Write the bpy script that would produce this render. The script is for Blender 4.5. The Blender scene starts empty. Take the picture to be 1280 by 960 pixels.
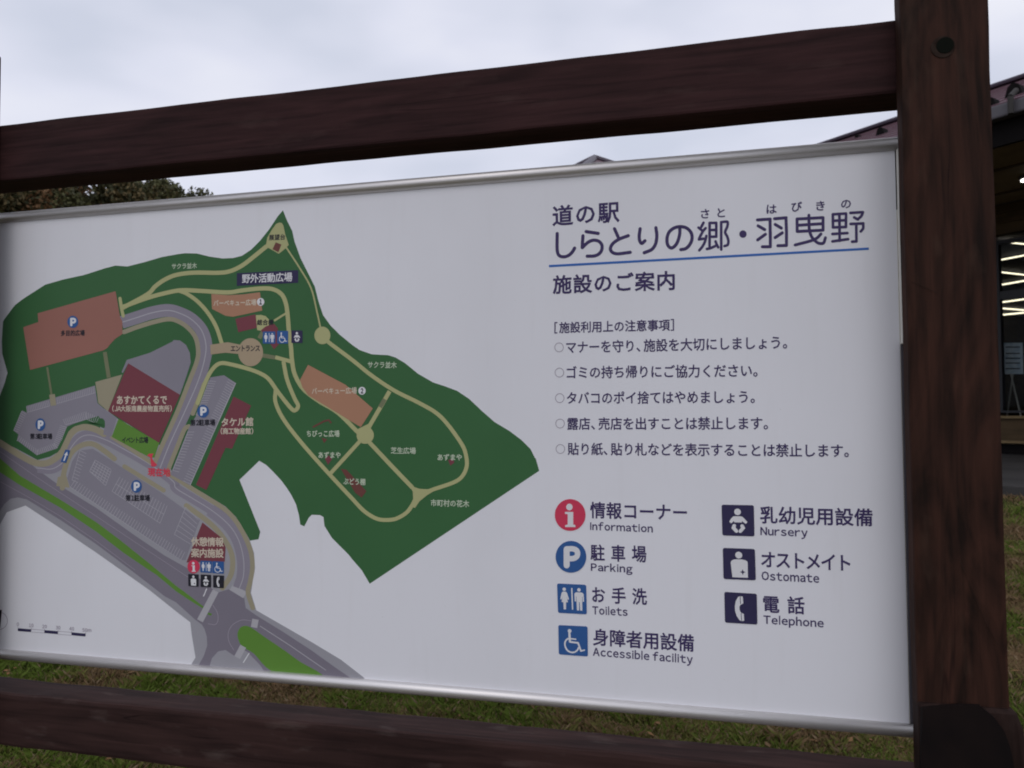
import bpy, bmesh, math, random
import numpy as np
from mathutils import Vector, Matrix
from mathutils.geometry import tessellate_polygon
random.seed(7); rng = np.random.default_rng(7)
scene = bpy.context.scene
C = scene.collection

# ------------------------------------------------------------------ camera
FPX, YAW, PITCH, ROLL = 950.0, .2397, .0338, -.008        # focal length for a frame 1280 wide
EYE = Vector((0, -1.48, 1.5))
fwd = Vector((-math.sin(YAW)*math.cos(PITCH), math.cos(YAW)*math.cos(PITCH), math.sin(PITCH)))
r0 = Vector((math.cos(YAW), math.sin(YAW), 0)); u0 = r0.cross(fwd)
RT = r0*math.cos(ROLL) + u0*math.sin(ROLL); UP = -r0*math.sin(ROLL) + u0*math.cos(ROLL)
cam_d = bpy.data.cameras.new('camera'); cam = bpy.data.objects.new('camera', cam_d); C.objects.link(cam)
cam_d.sensor_width = 36; cam_d.lens = 36*FPX/1280; cam_d.clip_start = .02; cam_d.clip_end = 3000
cam.matrix_world = Matrix(((RT.x, UP.x, -fwd.x, EYE.x), (RT.y, UP.y, -fwd.y, EYE.y), (RT.z, UP.z, -fwd.z, EYE.z), (0, 0, 0, 1)))
scene.camera = cam
cam_d.dof.use_dof = True; cam_d.dof.focus_distance = 1.75; cam_d.dof.aperture_fstop = 7.5
scene.cycles.filter_width = 1.9

def ray(x, y): return (x-640)/FPX*RT - (y-480)/FPX*UP + fwd
def on_plane(x, y, Y=0.0):                       # photo pixel -> point on the vertical plane y = Y
    d = ray(x, y); return EYE + d*((Y-EYE.y)/d.y)
def at_range(x, y, R):                           # photo pixel -> point at horizontal distance R
    d = ray(x, y); return EYE + d*(R/math.hypot(d.x, d.y))
def on_height(x, y, z):
    d = ray(x, y); return EYE + d*((z-EYE.z)/d.z)

# ------------------------------------------------------------------ light
SUN_EL, SUN_AZ = math.radians(46), math.radians(168)      # veiled sun behind the photographer, a little to the right
world = bpy.data.worlds.new("World"); scene.world = world; world.use_nodes = True
nt = world.node_tree; nd = nt.nodes; lk = nt.links
bg = nd['Background']; bg.inputs['Strength'].default_value = .1
sky = nd.new('ShaderNodeTexSky'); sky.sky_type = 'NISHITA'; sky.sun_disc = False
sky.sun_elevation = SUN_EL; sky.sun_rotation = SUN_AZ
tc = nd.new('ShaderNodeTexCoord')
mp = nd.new('ShaderNodeMapping'); mp.inputs['Scale'].default_value = (1, 1, 2.6); mp.inputs['Location'].default_value = (.4, .2, .1)
lk.new(tc.outputs['Generated'], mp.inputs['Vector'])
n1 = nd.new('ShaderNodeTexNoise'); n1.inputs['Scale'].default_value = 2.8; n1.inputs['Detail'].default_value = 3.5; n1.inputs['Roughness'].default_value = .48
lk.new(mp.outputs[0], n1.inputs['Vector'])
cr = nd.new('ShaderNodeValToRGB'); e = cr.color_ramp.elements
e[0].position = .33; e[0].color = (.61, .645, .76, 1); e[1].position = .70; e[1].color = (.87, .875, .945, 1)
m_ = cr.color_ramp.elements.new(.5); m_.color = (.73, .75, .865, 1)
lk.new(n1.outputs['Fac'], cr.inputs['Fac'])
sc_ = nd.new('ShaderNodeMix'); sc_.data_type = 'RGBA'; sc_.blend_type = 'MULTIPLY'; sc_.inputs[0].default_value = 1
sc_.inputs['B'].default_value = (10.5, 10.5, 10.5, 1); lk.new(cr.outputs[0], sc_.inputs['A'])
mx = nd.new('ShaderNodeMix'); mx.data_type = 'RGBA'; mx.inputs[0].default_value = .94       # a closed cloud cover with a little of the blue behind
lk.new(sky.outputs[0], mx.inputs['A']); lk.new(sc_.outputs['Result'], mx.inputs['B']); lk.new(mx.outputs['Result'], bg.inputs['Color'])
sd = bpy.data.lights.new('sun', 'SUN'); sd.energy = .5; sd.angle = math.radians(40); sd.color = (1, .96, .9)
so = bpy.data.objects.new('sun', sd); C.objects.link(so); so.location = (2, -9, 12)
sv = Vector((math.sin(SUN_AZ)*math.cos(SUN_EL), math.cos(SUN_AZ)*math.cos(SUN_EL), math.sin(SUN_EL)))
so.rotation_euler = sv.to_track_quat('Z', 'Y').to_euler()
scene.view_settings.view_transform = 'Standard'; scene.view_settings.look = 'None'
scene.view_settings.exposure = 0; scene.view_settings.gamma = 1
scene.cycles.max_bounces = 6; scene.cycles.transparent_max_bounces = 8

# ------------------------------------------------------------------ materials
def mat(name, col, rough=.7, spec=.3, metal=0, noise=None, bump=None, emit=None, grain=None):
    m = bpy.data.materials.new(name); m.use_nodes = True; t = m.node_tree; N = t.nodes; L = t.links
    b = N['Principled BSDF']; b.inputs['Base Color'].default_value = (*col, 1)
    b.inputs['Roughness'].default_value = rough; b.inputs['Specular IOR Level'].default_value = spec; b.inputs['Metallic'].default_value = metal
    if emit: b.inputs['Emission Color'].default_value = (*emit[0], 1); b.inputs['Emission Strength'].default_value = emit[1]
    c = N.new('ShaderNodeTexCoord')
    if noise:                                    # (scale, colour2, low, high, stretch)
        s, c2, lo, hi, st = noise
        mpn = N.new('ShaderNodeMapping'); mpn.inputs['Scale'].default_value = st; L.new(c.outputs['Object'], mpn.inputs[0])
        n = N.new('ShaderNodeTexNoise'); n.inputs['Scale'].default_value = s; n.inputs['Detail'].default_value = 6; L.new(mpn.outputs[0], n.inputs['Vector'])
        r = N.new('ShaderNodeValToRGB'); r.color_ramp.elements[0].position = lo; r.color_ramp.elements[1].position = hi
        r.color_ramp.elements[0].color = (*col, 1); r.color_ramp.elements[1].color = (*c2, 1)
        L.new(n.outputs['Fac'], r.inputs[0]); L.new(r.outputs[0], b.inputs['Base Color'])
    if bump:                                     # (scale, strength, distance, stretch)
        mpn = N.new('ShaderNodeMapping'); mpn.inputs['Scale'].default_value = bump[3]; L.new(c.outputs['Object'], mpn.inputs[0])
        n = N.new('ShaderNodeTexNoise'); n.inputs['Scale'].default_value = bump[0]; n.inputs['Detail'].default_value = 5; L.new(mpn.outputs[0], n.inputs['Vector'])
        bp = N.new('ShaderNodeBump'); bp.inputs['Strength'].default_value = bump[1]; bp.inputs['Distance'].default_value = bump[2]
        L.new(n.outputs['Fac'], bp.inputs['Height']); L.new(bp.outputs[0], b.inputs['Normal'])
    return m

def grime(m):
    t = m.node_tree; N = t.nodes; L = t.links; b = N['Principled BSDF']; src = b.inputs['Base Color'].links[0].from_socket
    c = N.new('ShaderNodeTexCoord')
    q = N.new('ShaderNodeMapping'); q.inputs['Scale'].default_value = (1, .3, .09); L.new(c.outputs['Object'], q.inputs[0])
    n = N.new('ShaderNodeTexNoise'); n.inputs['Scale'].default_value = 42; n.inputs['Detail'].default_value = 4; L.new(q.outputs[0], n.inputs['Vector'])
    v = N.new('ShaderNodeTexNoise'); v.inputs['Scale'].default_value = 170; v.inputs['Detail'].default_value = 2; L.new(c.outputs['Object'], v.inputs['Vector'])
    k = N.new('ShaderNodeMapRange'); k.inputs[1].default_value = .56; k.inputs[2].default_value = .8; k.inputs[4].default_value = .07; L.new(n.outputs['Fac'], k.inputs[0])
    k2 = N.new('ShaderNodeMapRange'); k2.inputs[1].default_value = .72; k2.inputs[2].default_value = .80; k2.inputs[4].default_value = .45; L.new(v.outputs['Fac'], k2.inputs[0])
    a = N.new('ShaderNodeMath'); a.operation = 'ADD'; L.new(k.outputs[0], a.inputs[0]); L.new(k2.outputs[0], a.inputs[1])
    x = N.new('ShaderNodeMix'); x.data_type = 'RGBA'; L.new(a.outputs[0], x.inputs[0]); L.new(src, x.inputs['A']); x.inputs['B'].default_value = (.50, .48, .45, 1)
    L.new(x.outputs['Result'], b.inputs['Base Color'])
def wood(name, axis, dark, light, worn, warp=1.2, fine=.55):
    """stained timber: long grain streaks along one axis, wandering figure, pale weathered scuffs"""
    m = bpy.data.materials.new(name); m.use_nodes = True; t = m.node_tree; N = t.nodes; L = t.links
    b = N['Principled BSDF']; b.inputs['Roughness'].default_value = .72; b.inputs['Specular IOR Level'].default_value = .10
    c = N.new('ShaderNodeTexCoord')
    def noise(scale, st, detail=5, dist=0):
        q = N.new('ShaderNodeMapping'); q.inputs['Scale'].default_value = st; L.new(c.outputs['Object'], q.inputs[0])
        n = N.new('ShaderNodeTexNoise'); n.inputs['Scale'].default_value = scale; n.inputs['Detail'].default_value = detail
        n.inputs['Distortion'].default_value = dist; L.new(q.outputs[0], n.inputs['Vector']); return n
    st = (.06, 1, 1) if axis == 'x' else (1, 1, .07)
    st2 = (.25, 1, 1) if axis == 'x' else (1, 1, .22)
    g = noise(70, st, 8, .6); f = noise(9, st2, 4, warp); w = noise(30, (.3, 1, 1) if axis == 'x' else (1, 1, .35), 7)
    a = N.new('ShaderNodeMath'); a.operation = 'MULTIPLY_ADD'; a.inputs[1].default_value = fine
    L.new(g.outputs['Fac'], a.inputs[0])
    h = N.new('ShaderNodeMath'); h.operation = 'MULTIPLY'; h.inputs[1].default_value = 1-fine; L.new(f.outputs['Fac'], h.inputs[0]); L.new(h.outputs[0], a.inputs[2])
    r = N.new('ShaderNodeValToRGB'); r.color_ramp.elements[0].position = .36; r.color_ramp.elements[0].color = (*dark, 1)
    r.color_ramp.elements[1].position = .62; r.color_ramp.elements[1].color = (*light, 1); L.new(a.outputs[0], r.inputs[0])
    wr = N.new('ShaderNodeValToRGB'); wr.color_ramp.elements[0].position = .60; wr.color_ramp.elements[0].color = (0, 0, 0, 1)
    wr.color_ramp.elements[1].position = .82; wr.color_ramp.elements[1].color = (.38, .38, .38, 1); L.new(w.outputs['Fac'], wr.inputs[0])
    mixc = N.new('ShaderNodeMix'); mixc.data_type = 'RGBA'; L.new(wr.outputs[0], mixc.inputs[0]); L.new(r.outputs[0], mixc.inputs['A']); mixc.inputs['B'].default_value = (*worn, 1)
    # drying cracks: thin dark lines along the grain where a stretched noise crosses its middle value
    ck = noise(13, (.05, 1, 1) if axis == 'x' else (1, 1, .05), 3, .3); cm = noise(4, (.5, 1, 1) if axis == 'x' else (1, 1, .5), 2)
    d0 = N.new('ShaderNodeMath'); d0.operation = 'SUBTRACT'; d0.inputs[1].default_value = .5; L.new(ck.outputs['Fac'], d0.inputs[0])
    d1 = N.new('ShaderNodeMath'); d1.operation = 'ABSOLUTE'; L.new(d0.outputs[0], d1.inputs[0])
    d2 = N.new('ShaderNodeMapRange'); d2.inputs[1].default_value = .001; d2.inputs[2].default_value = .006; d2.inputs[3].default_value = .7; d2.inputs[4].default_value = 0; L.new(d1.outputs[0], d2.inputs[0])
    d3 = N.new('ShaderNodeMapRange'); d3.inputs[1].default_value = .55; d3.inputs[2].default_value = .68; L.new(cm.outputs['Fac'], d3.inputs[0])
    d4 = N.new('ShaderNodeMath'); d4.operation = 'MULTIPLY'; L.new(d2.outputs[0], d4.inputs[0]); L.new(d3.outputs[0], d4.inputs[1])
    cx = N.new('ShaderNodeMix'); cx.data_type = 'RGBA'; L.new(d4.outputs[0], cx.inputs[0]); L.new(mixc.outputs['Result'], cx.inputs['A']); cx.inputs['B'].default_value = (.006, .003, .003, 1)
    L.new(cx.outputs['Result'], b.inputs['Base Color'])
    bp = N.new('ShaderNodeBump'); bp.inputs['Strength'].default_value = .55; bp.inputs['Distance'].default_value = .0025
    L.new(a.outputs[0], bp.inputs['Height']); L.new(bp.outputs[0], b.inputs['Normal'])
    return m

def paint(name, col, rough=.55):
    """print film: flat colour with very faint fading and dust"""
    c2 = tuple(max(0, c*.93) for c in col)
    return mat(name, col, rough, .25, noise=(6, c2, .35, .75, (1, 1, 1)))

M = dict(
 beam=wood('stained_beam_wood', 'x', (.018, .008, .008), (.047, .020, .020), (.085, .05, .045)),
 rail=wood('weathered_rail_wood', 'x', (.021, .011, .010), (.050, .026, .023), (.17, .13, .115)),
 post=wood('stained_post_wood', 'z', (.013, .007, .005), (.050, .021, .014), (.08, .046, .032), 3.5, .42),
 sleeve=wood('dark_post_foot_wood', 'z', (.012, .006, .005), (.030, .016, .013), (.05, .033, .028)),
 foot_shade=mat('painted_foot_shade', (.006, .004, .004), .8, .1, noise=(9, (.012, .007, .006), .4, .7, (1, 1, 1))),
 alu=mat('brushed_aluminium', (.74, .72, .71), .46, .5, .75, noise=(12, (.68, .65, .64), .35, .7, (.12, 1, 1))), dalu=mat('strip_dark_reflection', (.085, .078, .09), .5, .4), tback=mat('pale_edge_strip', (.74, .72, .66), .5),
 panel=mat('white_sign_face', (.82, .82, .86), .5, .3, noise=(2.4, (.76, .76, .795), .42, .72, (1, 1, .6))),
 gap=mat('black_sealant', (.03, .028, .03), .8),
 plug=mat('dark_bolt_recess', (.007, .008, .006), .95, .05), ring=mat('worn_wood_ring', (.034, .022, .017), .85, .1, noise=(60, (.02, .011, .008), .4, .6, (1, 1, 1))),
 green=paint('print_dark_green', (.046, .145, .052)), lgreen=paint('print_light_green', (.125, .28, .045)),
 path=paint('print_park_path', (.47, .47, .23)), walk=paint('print_sidewalk', (.36, .325, .225)), dim=paint('print_dim_path', (.20, .215, .12)),
 apron=paint('print_apron_grey', (.36, .355, .39)), road=paint('print_road_grey', (.225, .205, .25)), road2=paint('print_branch_road_grey', (.285, .262, .315)),
 lot=paint('print_parking_grey', (.275, .26, .305)), line=paint('print_line_grey', (.47, .46, .50)), cross=paint('print_crossing', (.47, .46, .49)),
 cream=paint('print_entrance_beige', (.44, .345, .23)), terra=paint('print_terracotta', (.36, .16, .125)), bbq=paint('print_tan', (.45, .235, .145)),
 maroon=paint('print_maroon', (.21, .055, .072)), dred=paint('print_dull_red', (.17, .06, .05)), red=paint('print_red', (.66, .05, .11)), redt=paint('print_red_text', (.72, .06, .10)),
 blue=paint('print_blue', (.035, .115, .33)), blueline=paint('print_blue_rule', (.04, .15, .48)), navy=paint('print_navy', (.035, .03, .085)), black=paint('print_black', (.02, .02, .03)),
 ink=paint('print_ink', (.052, .035, .12)), white=paint('print_white', (.78, .78, .80)), tan=paint('print_cream_text', (.66, .58, .46)), pale=paint('print_pale_text', (.58, .66, .50)), thin=paint('print_thin_line', (.38, .34, .40)),
)
grime(M['panel'])
# ------------------------------------------------------------------ object helpers
def empty(name, loc, label, cat, group=None):
    o = bpy.data.objects.new(name, None); o.empty_display_size = .2; C.objects.link(o); o.location = loc
    o['label'] = label; o['category'] = cat
    if group: o['group'] = group
    return o
def world_loc(o):
    v = Vector((0, 0, 0))
    while o: v += o.location; o = o.parent
    return v
def link(name, me, parent=None, label=None, kind=None, cat=None, group=None):
    o = bpy.data.objects.new(name, me); C.objects.link(o)
    if parent: o.parent = parent
    for k, v in (('label', label), ('kind', kind), ('category', cat), ('group', group)):
        if v: o[k] = v
    return o
def pydata(name, verts, faces, mats, parent=None, idx=None, smooth=False, **kw):
    off = world_loc(parent) if parent else Vector((0, 0, 0))
    me = bpy.data.meshes.new(name); me.from_pydata([tuple(Vector(v)-off) for v in verts], [], faces)
    for m in (mats if isinstance(mats, list) else [mats]): me.materials.append(m)
    if idx is not None: me.polygons.foreach_set('material_index', idx)
    if smooth: me.polygons.foreach_set('use_smooth', [True]*len(me.polygons))
    me.update(); return link(name, me, parent, **kw)
def frombm(name, bm, m, parent=None, smooth=False, **kw):
    off = world_loc(parent) if parent else Vector((0, 0, 0))
    bmesh.ops.recalc_face_normals(bm, faces=bm.faces)
    bmesh.ops.translate(bm, verts=bm.verts, vec=-off)
    me = bpy.data.meshes.new(name); bm.to_mesh(me); bm.free()
    for q in (m if isinstance(m, list) else [m]): me.materials.append(q)
    if smooth: me.polygons.foreach_set('use_smooth', [True]*len(me.polygons))
    return link(name, me, parent, **kw)
def box_bm(lo, hi, bevel=0, cuts=0, axis=0, jig=0, fr=None, segs=2, bm=None):
    """box lo..hi; fr = (origin, ax, ay, az) local frame"""
    own = bm is None
    b = bmesh.new()
    r = bmesh.ops.create_cube(b, size=1)
    for v in b.verts: v.co = Vector([lo[i]+(v.co[i]+.5)*(hi[i]-lo[i]) for i in range(3)])
    if cuts:
        ed = [e for e in b.edges if abs((e.verts[0].co-e.verts[1].co)[axis]) > 1e-6]
        bmesh.ops.subdivide_edges(b, edges=ed, cuts=cuts)
    if bevel:
        ed = [e for e in b.edges if e.calc_face_angle(0) > 1]
        bmesh.ops.bevel(b, geom=ed, offset=bevel, segments=segs, affect='EDGES', profile=.6)
    if jig:
        from mathutils import noise as mn
        for v in b.verts:
            p = v.co*9
            v.co += Vector((mn.noise(p), mn.noise(p+Vector((7, 3, 1))), mn.noise(p+Vector((2, 9, 4)))))*jig
    if fr:
        o_, ax, ay, az = fr
        for v in b.verts: v.co = o_ + ax*v.co.x + ay*v.co.y + az*v.co.z
    if own: return b
    tmp = bpy.data.meshes.new('tmp'); b.to_mesh(tmp); b.free(); bm.from_mesh(tmp); bpy.data.meshes.remove(tmp); return bm
def cyl_bm(p0, p1, r, n=20, r1=None):
    b = bmesh.new(); p0, p1 = Vector(p0), Vector(p1); d = p1-p0
    bmesh.ops.create_cone(b, cap_ends=True, segments=n, radius1=r, radius2=r if r1 is None else r1, depth=d.length)
    rot = d.to_track_quat('Z', 'Y').to_matrix().to_4x4()
    bmesh.ops.transform(b, matrix=Matrix.Translation((p0+p1)/2) @ rot, verts=b.verts); return b

# ------------------------------------------------------------------ ground
def gz(x, y):
    r = math.hypot(x, y+1.48)
    return max(0, min(.76, (r-2.6)*.157)) + .012*math.sin(x*2.1+1)*math.sin(y*1.7)
xs = sorted(set([-400, -200, -100, -60, -40, -30] + [round(-20+.5*i, 2) for i in range(81)] + [30, 40, 60, 100, 200, 400]))
ys = sorted(set([-400, -100, -40, -20, -10] + [round(-6+.5*i, 2) for i in range(60)] + [30, 40, 60, 100, 200, 400]))
gv = [(x, y, gz(x, y)) for y in ys for x in xs]
gf = [(j*len(xs)+i, j*len(xs)+i+1, (j+1)*len(xs)+i+1, (j+1)*len(xs)+i) for j in range(len(ys)-1) for i in range(len(xs)-1)]
M['soil'] = mat('lawn_soil', (.045, .05, .014), .95, .1, noise=(2.6, (.15, .095, .05), .46, .62, (1, 1, 1)), bump=(40, .8, .02, (1, 1, 1)))
pydata('ground', gv, gf, M['soil'], kind='structure', smooth=True)

def blades(name, pts, hmin, hmax, label):
    n = len(pts); P = np.array(pts); from mathutils import noise as mn_; tuft = np.array([.55+1.5*max(0, mn_.noise(Vector((p[0]*11, p[1]*11, 1.7)))+.12) for p in pts]); h = rng.uniform(hmin, hmax, n)*tuft*1.25; a = rng.uniform(0, 2*np.pi, n); w = rng.uniform(.0012, .003, n)
    lean = rng.uniform(.2, 1.1, n)*h; la = rng.uniform(0, 2*np.pi, n)
    dx, dy = np.cos(a)*w, np.sin(a)*w
    V = np.zeros((n, 4, 3)); V[:, 0] = P+np.c_[dx, dy, -.005*np.ones(n)]; V[:, 1] = P-np.c_[dx, dy, .005*np.ones(n)]
    mid = P+np.c_[np.cos(la)*lean*.35, np.sin(la)*lean*.35, h*.6]
    V[:, 2] = mid-np.c_[dx, dy, 0*h]*.7; V[:, 3] = P+np.c_[np.cos(la)*lean, np.sin(la)*lean, h*.95]
    V = V.reshape(-1, 3); i = np.arange(n)*4
    F = np.c_[i, i+1, i+2, i, i+2, i+3].reshape(-1, 3)
    me = bpy.data.meshes.new(name); me.vertices.add(len(V)); me.vertices.foreach_set('co', V.ravel())
    me.loops.add(F.size); me.loops.foreach_set('vertex_index', F.ravel()); me.polygons.add(len(F))
    me.polygons.foreach_set('loop_start', np.arange(len(F))*3)
    from mathutils import noise as mn
    k = np.array([mn.noise(Vector((p[0]*2.3, p[1]*2.3, 3.1))) for p in pts]) + rng.normal(0, .16, n)
    mi = np.where(k > .12, 2, np.where(k > -.08, 1, 0)); mi = np.where(rng.random(n) < .07, 3, mi)
    for q in ('g1', 'g2', 'g3', 'g4'): me.materials.append(M[q])
    me.polygons.foreach_set('material_index', np.repeat(mi, 2).astype(np.int32)); me.update(calc_edges=True)
    link(name, me, kind='stuff', label=label, cat='grass')
M['g1'] = mat('grass_green', (.105, .15, .022), .7, .2); M['g2'] = mat('grass_olive', (.155, .15, .042), .7, .2)
M['g3'] = mat('grass_dry', (.19, .125, .065), .8, .15); M['g4'] = mat('grass_straw', (.25, .18, .11), .8, .15)
def scatter(n, quad):
    out = []
    a, b, c, d = [Vector((*q, 0)) for q in quad]
    for _ in range(n):
        u, v = random.random(), random.random()
        p = (a*(1-u)+b*u)*(1-v)+(d*(1-u)+c*u)*v
        out.append((p.x, p.y, gz(p.x, p.y)))
    return out
def flatq(pixels, z): return [tuple(on_height(x, y, z)[:2]) for x, y in pixels]
nearq = flatq([(-60, 1000), (1230, 1010), (1260, 800), (-60, 790)], .10)
stripq = flatq([(1225, 985), (1420, 985), (1500, 720), (1225, 720)], .25)
stripq2 = flatq([(1225, 720), (1420, 720), (1420, 600), (1225, 600)], .62)
blades('grass', scatter(230000, nearq)+scatter(26000, stripq)+scatter(30000, stripq2), .012, .036, 'short patchy lawn of green and dry grass behind the board')

vs = []; fs = []
for x, y, z in scatter(420, nearq)+scatter(90, stripq)+scatter(60, stripq2):
    a = random.uniform(0, 6.3); l = random.uniform(.014, .03); u_ = Vector((math.cos(a), math.sin(a), random.uniform(-.3, .3)))*l; w_ = Vector((-math.sin(a), math.cos(a), random.uniform(-.4, .4)))*l*.5; c_ = Vector((x, y, z+random.uniform(.012, .03)))
    o_ = len(vs); vs += [c_-u_, c_-w_+u_*.1, c_+u_, c_+w_+u_*.1, c_+Vector((0, 0, .006))]; fs += [(o_, o_+1, o_+4), (o_+1, o_+2, o_+4), (o_+2, o_+3, o_+4), (o_+3, o_, o_+4)]
M['dead'] = mat('dead_leaf', (.22, .12, .055), .8, .2, noise=(3, (.13, .08, .04), .4, .6, (1, 1, 1)))
pydata('fallen_leaves', vs, fs, M['dead'], kind='stuff', label='small brown fallen leaves scattered over the lawn', cat='leaves')
# ------------------------------------------------------------------ information board
BX0, BX1 = -1.735, .3515
PF, PB = -.085, -.0465                        # the upright planks are lapped onto the front of the beams
board = empty('information_board', (-.68, 0, 0), 'white park map board with blue underlined heading held in a dark brown timber frame', 'information board')
PW = .136
post_top = on_plane(2.5, 71, PB).z
def post(x0, lbl):
    b = box_bm((x0, PF, -.3), (x0+PW, PB, post_top), .005, 36, 2, .0016)
    return frombm('post', b, M['post'], board, label=lbl)
post(-1.586-PW, 'far left post'); rp = post(.3448, 'near right post with a dark bolt recess near its top')
frombm('top_beam', box_bm((-1.75, -.045, 2.048), (.452, .045, 2.180), .005, 50, 0, .0016), M['beam'], board)
frombm('lower_rail', box_bm((-1.75, -.045, .741), (.452, .045, .861), .009, 50, 0, .003), M['rail'], board)
bp = on_plane(1181, 57, PF)
frombm('plug_ring', cyl_bm((bp.x-.003, PF-.0012, bp.z-.002), (bp.x-.003, PF+.01, bp.z-.002), .0185, 28), M['ring'], rp)
frombm('bolt_recess', cyl_bm((bp.x, PF-.0022, bp.z), (bp.x, PF+.01, bp.z), .0135, 24), M['plug'], rp)
# the foot cover round the right post
def loft(sections):
    b = bmesh.new(); rings = []
    for (z, x0, x1, y0, y1, rad) in sections:
        ring = []
        for cx_, cy_, a0 in ((x1-rad, y1-rad, 0), (x0+rad, y1-rad, 90), (x0+rad, y0+rad, 180), (x1-rad, y0+rad, 270)):
            for k in range(5):
                a = math.radians(a0+k*22.5); ring.append(b.verts.new((cx_+rad*math.cos(a), cy_+rad*math.sin(a), z)))
        rings.append(ring)
    n = len(rings[0])
    for q in range(len(rings)-1):
        for k in range(n): b.faces.new((rings[q][k], rings[q][(k+1) % n], rings[q+1][(k+1) % n], rings[q+1][k]))
    b.faces.new(rings[0]); b.faces.new(list(reversed(rings[-1])))
    return b
zt = on_plane(1200, 884, -.097).z
L0 = .3446
frombm('post_foot_cover', loft([(-.2, L0, .545, -.115, -.047, .014), (.60, L0, .515, -.107, -.047, .014), (zt-.08, L0, .502, -.101, -.047, .012), (zt-.03, L0, .497, -.099, -.047, .012), (zt-.006, L0, .489, -.096, -.047, .010), (zt, L0+.002, .480, -.091, -.047, .008)]), M['sleeve'], board)
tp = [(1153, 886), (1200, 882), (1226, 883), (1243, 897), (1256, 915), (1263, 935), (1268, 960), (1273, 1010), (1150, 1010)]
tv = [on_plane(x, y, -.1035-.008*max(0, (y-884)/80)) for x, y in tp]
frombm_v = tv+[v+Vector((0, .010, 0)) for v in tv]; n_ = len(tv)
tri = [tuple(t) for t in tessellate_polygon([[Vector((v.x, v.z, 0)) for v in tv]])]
pydata('foot_shade_patch', frombm_v, tri+[(i, (i+1) % n_, n_+(i+1) % n_, n_+i) for i in range(n_)], M['foot_shade'], board)  # black plate paints the shadow on the front of the foot cover
# sign face, tubes and side bars
TT, TB = 1.973, .932
panel = frombm('sign_panel', box_bm((BX0, .0, TB), (BX1, .006, TT), 0), M['panel'], board)
for z, l in ((TT, None), (TB, None)):
    frombm('frame_tube', cyl_bm((-1.76, 0, z), (.378, 0, z), .0118, 28), M['alu'], board, smooth=True)
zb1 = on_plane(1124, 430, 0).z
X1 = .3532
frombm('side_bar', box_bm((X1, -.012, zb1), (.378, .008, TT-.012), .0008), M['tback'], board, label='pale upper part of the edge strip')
frombm('side_bar', box_bm((X1, -.002, TB+.012), (.378, .008, zb1-.001), .0008), M['dalu'], board, label='lower part of the edge strip, dark reflection painted in')  # same aluminium strip; its dark reflection is put into the colour here
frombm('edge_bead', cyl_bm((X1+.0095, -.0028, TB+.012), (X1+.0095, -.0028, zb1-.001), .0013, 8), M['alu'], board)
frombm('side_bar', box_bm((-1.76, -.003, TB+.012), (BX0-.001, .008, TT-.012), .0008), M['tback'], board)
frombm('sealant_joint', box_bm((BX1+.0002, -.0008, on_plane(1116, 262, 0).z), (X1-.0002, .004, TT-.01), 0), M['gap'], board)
frombm('sealant_joint', box_bm((BX1+.0002, .001, TB+.01), (X1-.0002, .004, on_plane(1116, 262, 0).z-.001), 0), M['tback'], board)

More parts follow.
